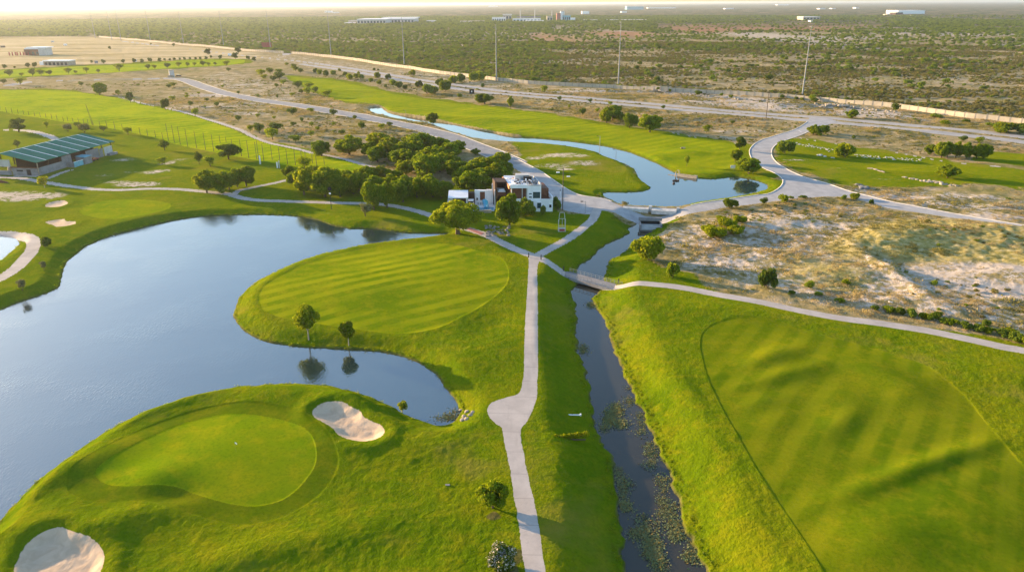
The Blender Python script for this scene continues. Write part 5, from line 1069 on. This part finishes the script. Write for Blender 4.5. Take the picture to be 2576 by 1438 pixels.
rocks(along([(2188,424),(2205,428),(2222,433)], 7), RK, .5, .8, 'tan stone in the short broken row left of the long boulder row', 'tan stones in the short row', 1)
rocks(along([(1998,361),(2030,366),(2060,372),(2090,379)], 60), RK3, .18, .42, 'small white rock in the rockery beside the road bend', 'white rocks of the road bend rockery', 7, 'rock')
rocks(along([(2155,392),(2200,396),(2260,400),(2320,403)], 75), RK3, .18, .42, 'small white rock in the long dark rockery strip', 'white rocks of the long rockery', 8, 'rock')
rocks([(2066,391),(2075,394),(2062,392),(2095,398)], RK3, .5, .9, 'large pale rock between the two lawn bushes', 'pale rocks between the bushes', 1)
rocks([(2160,467),(2168,471),(2176,474),(2165,474)], RK2, .8, 1.4, 'grey rock in the small heap beside the right road', 'grey rocks at the roadside', 2)
rocks([(1160,1030),(1172,1036),(1183,1043),(1166,1046),(1175,1052),(1162,1055),(1187,1037)], RK, .25, .5, 'pale stone at the outlet on the lake corner', 'stones at the lake outlet', 2)
rocks([(1236+random.uniform(-14,46)+0*i, 575+random.uniform(-7,20)) for i in range(46)], RK2, .25, .6, 'grey rock in the garden heap below the clubhouse', 'rocks of the clubhouse rock garden', 0)
rocks([(1796,602),(1782,597),(2240,765)], RK3, .3, .6, 'lone whitish stone lying on the sand slope', 'stones on the sand slope', 0)
P3 = places(along([(1640,229),(1760,240),(1880,250),(2000,259),(2120,268),(2240,279)], 260)); sc_ = np.random.default_rng(9).uniform(.5, 1.4, (260, 3)); P3[:, 1] += np.random.default_rng(8).uniform(-7, -1, 260)
scatter('rubble', P3, sc_, np.random.default_rng(7).integers(0, 4, 260), RK, 'pale rubble bank below the long wall', 'rubble')
# stone jetty at the round green
def jetty():
    a, b = G(1704, 436), G(1745, 442); d = b - a; L = np.hypot(*d); o = empty('stone_jetty', (a[0], a[1], -.3), math.atan2(d[1], d[0])); tag(o, 'low stone jetty wall with ruined arch at the pond edge', 'wall')
    MB().box(0, L, -.2, .2, -1, .35).build('long_wall', M['stone'], o); MB().box(L, L+1.4, -.5, .5, -1, .5).build('end_block', M['stone'], o)
    MB().tube([(-.7,0,-.8),(-.6,0,.9),(0,0,1.5),(.6,0,1.4),(.8,0,.3)], [.22,.2,.18,.2,.22], 6).build('arch', M['stone'], o)
    MB().prism([(-3.5,-.6),(0,-1.0),(L,-.9),(L,-.25),(0,-.25),(-3.5,-.2)], -1.2, -.5).build('ledge', M['stone'], o)
jetty()
x, y, z = place(1843, 427); o = empty('white_sign', (x, y, z)); tag(o, 'small white board at the pond edge by the road tree', 'sign'); MB().box(-.9,.9,-.05,.05,.6,1.7).build('board', M['white'], o); MB().box(-.6,-.5,-.04,.04,-.3,.6).box(.5,.6,-.04,.04,-.3,.6).build('leg', M['steel'], o)
x, y, z = place(1718, 374); o = empty('tee_marker', (x, y, z)); tag(o, 'small pale stone marker on the round green', 'marker'); MB().box(-.9,.9,-.4,.4,-.1,.55).build('block', M['stone'], o); MB().box(-.9,-.1,-.42,-.402,.05,.5).build('face', M['black'], o)
# ducks
for i, (px, py) in enumerate([(1697,455),(1704,455.5),(1695,462)]):
    g = G(px, py, -.9); o = empty('duck', (g[0], g[1], -.9), .4 * i); tag(o, 'brown duck swimming in the upper pond', 'duck', 'ducks on the pond')
    me = RK2[0].copy(); me.materials.clear(); me.materials.append(M['duck']); bo = link('body', me, o, (0, 0, .1)); bo.scale = (.75, .42, .55); MB().tube([(.5,0,.2),(.68,0,.5),(.9,0,.52)], [.12,.13,.05], 6).build('head', M['duck'], o)
# white rail, hedge, marker and drain near the creek
x, y, z = place(1437, 1044); o = empty('white_rail', (x, y, z), -.05); tag(o, 'long thin white rail lying on the creek side lawn', 'rail'); MB().box(-1.5,1.5,-.09,.09,.05,.16).build('beam', M['white'], o); MB().box(1.35,1.6,-.15,.15,0,.3).build('end_cap', M['white'], o); MB().box(.1,.18,.0,.08,.16,.34).build('valve', M['black'], o)
def hedge():
    lb = np.array([[-2.7 + .42*i, -.62 + .095*i + .05*math.sin(i*2), .34 + .05*math.sin(i*1.7), .46 + .07*math.sin(i*2.3)] for i in range(13)]); x, y, z = place(1436, 1101); o = empty('hedge', (x, y, z)); tag(o, 'short clipped yellow hedge on the creek side lawn', 'hedge')
    link('foliage', crown_mesh('hedge_foliage', 77, lb, 3000, .09, M['leaf_gold'], 1), o); MB().box(-2.6,2.2,-.45,-.35,-.1,.1).build('stem', M['bark'], o)
hedge()
x, y, z = place(1126, 1219); o = MB().box(-.3,.3,-.16,.16,-.05,.06).build('drain_cover', M['grey'], None, (x,y,z)); tag(o, 'small grey drain cover in the lower lawn', 'cover')
x, y, z = place(1090, 557-7); o = MB().box(-1.1,1.1,-.3,.3,.4,.55).box(-1,-.8,-.25,.25,-.1,.4).box(.8,1,-.25,.25,-.1,.4).build('stone_bench', M['stone'], None, (x,y,z)); tag(o, 'low stone bench on the lawn beside the lake path', 'bench')
x, y, z = place(284, 579); o = MB().tube([(-.9,.9,.2),(0,0,.3),(.9,-1.6,-.7)], [.15,.25,.2], 8).build('inlet_pipe', M['whitish'], None, (x,y,z)); tag(o, 'white inlet pipe running down the far lake bank', 'pipe')
# brick paved patch of the lakeside path
pa = [G(1162,565), G(1218,587), G(1210,591), G(1155,568)]; zz = max(float(height(*p)[0]) for p in pa)
o = MB().prism([tuple(p) for p in pa], zz - .4, zz + .05).build('brick_paving', M['brick'], None); tag(o, 'red brick paved patch of the path by the golden tree', 'paving', None, 'structure')
for i, (px, py) in enumerate([(655,413),(698,423)]):
    x, y, z = place(px, py); o = empty('scoreboard_post', (x, y, z)); tag(o, ['white leaning post on the practice tee', 'pair of pale posts on the practice tee'][i], 'post'); MB().box(-.25,.25,-.1,.1,-.2,3.4 - i).build('board', M['white'], o)
    if i: MB().box(.6,1.0,-.1,.1,-.2,2.9).build('board', M['whitish'], o)
# white kiosk tower where the far road forks
x, y, z = place(433, 194); o = empty('water_tower', (x, y, z)); tag(o, 'white stone gate tower at the far road fork', 'tower'); MB().tube([(0,0,-.3),(0,0,5.6)], [2.3,2.1], 12).build('shaft', M['whitish'], o); MB().tube([(0,0,5.6),(0,0,6.1)], 2.5, 12).build('cap', M['stone'], o); MB().box(-2.7,2.7,-2.6,-2.2,-.3,1.6).build('base_wall', M['stone'], o)
x, y, z = place(450, 193); o = empty('car', (x, y, z), .1); tag(o, 'dark car parked behind the white gate tower', 'car')
MB().prism([(-2.2,-.9),(2.2,-.9),(2.2,.9),(-2.2,.9)], .35, 1.0).build('body', M['black'], o); MB().prism([(-1.5,-.75),(1.1,-.75),(1.1,.75),(-1.5,.75)], 1.001, [1.5]*4).build('cabin', M['glass'], o)
for a_ in (-1.4, 1.4):
    for b_ in (-.95, .78): MB().tube([(a_, b_, .33), (a_, b_ + .17, .33)], .33, 10).build('wheel', M['black'], o)

# ------------------------------------------------------------------ far buildings
def bld(px, py, w, h, dep, label, mat='whitish', roof='white', cat='building', name='building', rz=0, parts=1, windows=0):
    g = G(px, py); z = float(relief(np.array([g[0]]), np.array([g[1]]))[0]); s = depth_of(g[0], g[1]) / FP; W, Hh = w * s, h * s; o = empty(name, (g[0], g[1], z), rz); tag(o, label, cat)
    MB().box(-W/2, W/2, 0, dep, -2, Hh).build('wall', M[mat], o); MB().box(-W/2-.6, W/2+.6, -.6, dep+.6, Hh, Hh+max(.3, Hh*.06)).build('roof', M[roof], o)
    for k in range(windows):
        xx = -W/2 + W * (k + .5) / windows; MB().box(xx - W/windows*.3, xx + W/windows*.3, -.15, -.02, Hh*.25, Hh*.7).build('window', M['glass'], o)
    return o, W, Hh
W1, a_, b_ = bld(935,63,72,12,120,'long pale warehouse with two storeys in the far plain, left block',roof='white',windows=9)
bld(1000,60,84,11,120,'long pale warehouse block right of the two storey one',windows=10); bld(1005,49,90,5,90,'upper white roofed hall behind the warehouses','whitish','white')
bld(878,63,24,4,40,'low white annex left of the warehouses'); bld(890,61,26,8,50,'squat beige block beside the low white annex','blockwall','whitish'); bld(1084,58,22,5,40,'small white barn alone right of the warehouses')
bld(1175,60,30,3,30,'long low tan shed left of the factory','stone','whitish'); bld(1188,57,60,4,40,'low pale hall in front of the factory','whitish','stone')
bld(1255,55,34,10,60,'white factory wing with boxy roofs','white','whitish',windows=6); bld(1276,51,22,13,40,'cream factory block beside the white wing','blockwall','white',windows=3)
bld(1325,56,70,8,60,'long white factory hall','white','whitish',windows=8); bld(1330,47,60,5,40,'dark roofed hall behind the factory','grey','black'); bld(1383,54,14,12,30,'tan square factory tower','blockwall','stone',windows=2)
bld(1406,53,11,18,30,'brick red factory tower','brick','stone'); bld(1415,53,9,22,30,'tall white factory silo tower','white','whitish'); bld(1425,53,20,13,40,'blue grey factory block right of the silo','bluepaint','whitish',windows=4)
bld(1440,52,14,7,30,'small white block at the right end of the factory','white','white'); bld(1345,57,46,4,30,'low white shed before the factory','white','white')
for px, t in ((1309,23),(1345,24),(1388,27),(1417,26)):
    g = G(px, 53); h_ = solve_h(g[0], g[1], 0, t); o = MB().tube([(0,0,0),(0,0,h_)], [2.0,1.3], 8).build('chimney', M['whitish'], None, (g[0], g[1], 0)); tag(o, 'slender white chimney above the far factory', 'chimney', 'white factory chimneys')
bld(1576,51,100,2.5,30,'very long low white greenhouse in the plain','white','white'); bld(1485,52,38,2.5,30,'low white roof left of the long greenhouse','white','white')
o, W_, H_ = bld(1473,35,18,6,60,'round white tank in the far plain','white','white','tank','tank')
bld(1598,25,42,7,120,'large blue grey hall near the horizon','bluepaint','white'); bld(1665,22,70,2,80,'thin white roof near the horizon','white','white'); bld(1570,32,14,3,40,'small white shed left below the blue grey hall','white','white')
bld(2041,49,42,7,60,'yellow and white hall on the red earth','blockwall','white',windows=5); bld(2042,55,6,2.5,20,'small white hut just below the yellow hall','white','white')
bld(2292,35,68,8,120,'long white vaulted hall at the right horizon','white','white'); bld(2262,37,18,5,60,'dark green shed at the left end of the vaulted hall','dkbrown','bluepaint'); bld(2236,39,9,3,40,'small cream shed left of the vaulted hall','blockwall','white'); bld(2300,41,6,2,30,'tiny white shed below the vaulted hall','white','white')
bld(1835,24,22,2,60,'thin white roof left of centre in the hazy plain','white','white'); bld(2069,24,14,2,60,'small white roofs above the yellow hall','white','white'); bld(1970,14,28,2,100,'thin white roof right below the horizon','white','white'); bld(2098,23,10,2,60,'small white roof right of the roofs above the yellow hall','white','white'); bld(2157,22,9,2,60,'tiny white roof between yellow hall and vaulted hall','white','white')
bld(825,32,16,4,60,'white villa cluster left of the warehouses','white','white'); bld(842,33,14,2,60,'low white roof beside the villa cluster','white','white'); bld(1240,18,24,2,100,'thin white roof near the horizon left of centre','white','white')
# far left field houses
g = G(92, 140); o = empty('farmhouse', (g[0], g[1], float(relief(np.array([g[0]]), np.array([g[1]]))[0]))); tag(o, 'brown and white house standing in the tan field', 'house')
MB().box(-15, 4, 0, 16, -1, 7.5).build('wall', M['brown'], o); MB().box(4.02, 13, -1, 14, -1, 9).build('side_wall', M['whitish'], o); MB().box(-12, 14, 1, 17, 9.02, 10).box(-14.5, 3.8, 1, 15, 7.52, 8.8).build('roof', M['white'], o)
b = MB()
for k in range(9): b.box(-34 + 3.4*k, -33 + 3.4*k, -2 + (k % 3), -1 + (k % 3), -1, 4.5 - .3*(k % 2))
b.build('column', M['red'], o)
for xx in (-11, -5, 0): MB().box(xx, xx+3, -.12, -.01, 1, 4.5).build('window', M['glass'], o)
g = G(140, 165); o = empty('farm_shed', (g[0], g[1], float(relief(np.array([g[0]]), np.array([g[1]]))[0])), -.05); tag(o, 'low white roofed shed below the brown house', 'shed')
MB().box(-13, 15, 0, 12, -1, 4.2).build('wall', M['stone'], o); MB().box(-18, -13.02, 1, 9, -1, 3.8).build('end_wall', M['white'], o); MB().box(-13.4, 15.4, -.4, 12.4, 4.22, 5.0).build('roof', M['white'], o)
for k in range(6): MB().box(-11.5+4.4*k, -9+4.4*k, -.12, -.01, 0, 3).build('opening', M['black'], o)
for i, (px, py, w_, c_, lab) in enumerate([(133,109,6,'whitish','white truck left of the field trees'),(165,116,7,'white','white van between the field trees'),(340,157,8,'white','white shed beside the dark field trees'),(578,141,8,'white','white van beside the wall road'),(8,121,10,'rust','dark shed at the left edge of the field'),(243,160,8,'grey','grey shed on the edge of the green strip')]):
    g = G(px, py); s = depth_of(*g) / FP; o = empty('van' if 'van' in lab or 'truck' in lab else 'shed', (g[0], g[1], float(relief(np.array([g[0]]), np.array([g[1]]))[0])), .1*i); tag(o, lab, 'van' if 'van' in lab or 'truck' in lab else 'shed')
    MB().box(-w_*s/2, w_*s/2, -1.5, 1.5, .4, 3).build('body', M[c_], o); MB().box(-w_*s/2+.2, -w_*s/2+1.5, -1.4, 1.4, .9, 2.4).box(-w_*s/2, -w_*s/2+.9, -1.53, -1.505, 0.1, .9).build('front', M['black'], o)
gp = G(672, 124); o = empty('billboard', (gp[0], gp[1], float(relief(np.array([gp[0]]), np.array([gp[1]]))[0]))); tag(o, 'faded red billboard standing behind the wall gate', 'billboard'); MB().box(-7,7,-.2,.2,2.5,9).build('panel', M['red'], o); MB().box(-5,-4.6,-.1,.1,-.5,2.5).box(4.6,5,-.1,.1,-.5,2.5).build('leg', M['steel'], o)
g = G(2168-9+0, 244) if False else G(1503, 246)
x, y, z = place(1187, 238); o = empty('black_sign', (x, y, z)); tag(o, 'small black sign board in the dry grass left of the twin trunk tree', 'sign'); MB().box(-1.7,1.7,-.1,.1,.5,3.6).build('board', M['black'], o); MB().box(-.3,.3,-.14,-.11,1.6,2.6).build('mark', M['white'], o); MB().box(-1.3,-1.1,-.08,.08,-.3,.5).box(1.1,1.3,-.08,.08,-.3,.5).build('leg', M['steel'], o)
# road arrow painted at the junction
x, y, z = place(2012, 331); a0 = G(2018, 333); a1 = G(2006, 328); d = a1 - a0; an = math.atan2(d[1], d[0])
o = MB().add([(0,-.12,0),(3,-.12,0),(3,.12,0),(0,.12,0),(3,-.5,0),(4.4,0,0),(3,.5,0)], [(0,1,2,3),(4,5,6)]).build('arrow_marking', M['white'], None, (a0[0], a0[1], z + .06), an); tag(o, 'white painted arrow on the road near the junction', 'road marking', None, 'structure')

# ------------------------------------------------------------------ light, sky, haze
EL, AZ = math.radians(10.0), math.radians(150)     # direction towards the sun: 150 deg from +X
sv = Vector((math.cos(EL) * math.cos(AZ), math.cos(EL) * math.sin(AZ), math.sin(EL)))
L_ = bpy.data.lights.new('sun', 'SUN'); L_.energy = 5.0; L_.angle = math.radians(.6); L_.color = (1.0, .69, .38)
so = bpy.data.objects.new('sun', L_); so.rotation_euler = sv.to_track_quat('Z', 'Y').to_euler(); COL.objects.link(so)
wd = bpy.data.worlds.new('World'); S.world = wd; wd.use_nodes = True; nt = wd.node_tree; bg = nt.nodes['Background']
sk = nt.nodes.new('ShaderNodeTexSky'); sk.sky_type = 'NISHITA'; sk.sun_disc = False; sk.sun_elevation = EL; sk.sun_rotation = math.radians(90) - AZ; sk.air_density = 1.0; sk.dust_density = 1.0; sk.ozone_density = 2.0; sk.altitude = 200
nt.links.new(sk.outputs[0], bg.inputs[0]); bg.inputs[1].default_value = .15
hz = MB().box(-31000, 31000, -2000, 31000, -12, 66).mesh('haze', M['white']); hz.materials.clear()
hm = bpy.data.materials.new('haze_air'); hm.use_nodes = True; hm.node_tree.nodes.clear(); out = hm.node_tree.nodes.new('ShaderNodeOutputMaterial'); pv = hm.node_tree.nodes.new('ShaderNodeVolumePrincipled')
pv.inputs['Color'].default_value = (.86, .93, 1, 1); pv.inputs['Density'].default_value = 0.5e-4; pv.inputs['Anisotropy'].default_value = .5
hm.node_tree.links.new(pv.outputs[0], out.inputs['Volume']); hz.materials.append(hm); tag(link('haze', hz), 'thin warm haze lying over the whole plain', 'haze', None, 'stuff')
S.cycles.volume_bounces = 0; S.cycles.max_bounces = 6; S.cycles.transparent_max_bounces = 4; S.cycles.sample_clamp_indirect = 4
S.view_settings.view_transform = 'Standard'; S.view_settings.look = 'None'; S.view_settings.exposure = 1.5; S.view_settings.gamma = 1; S.view_settings.use_curve_mapping = False
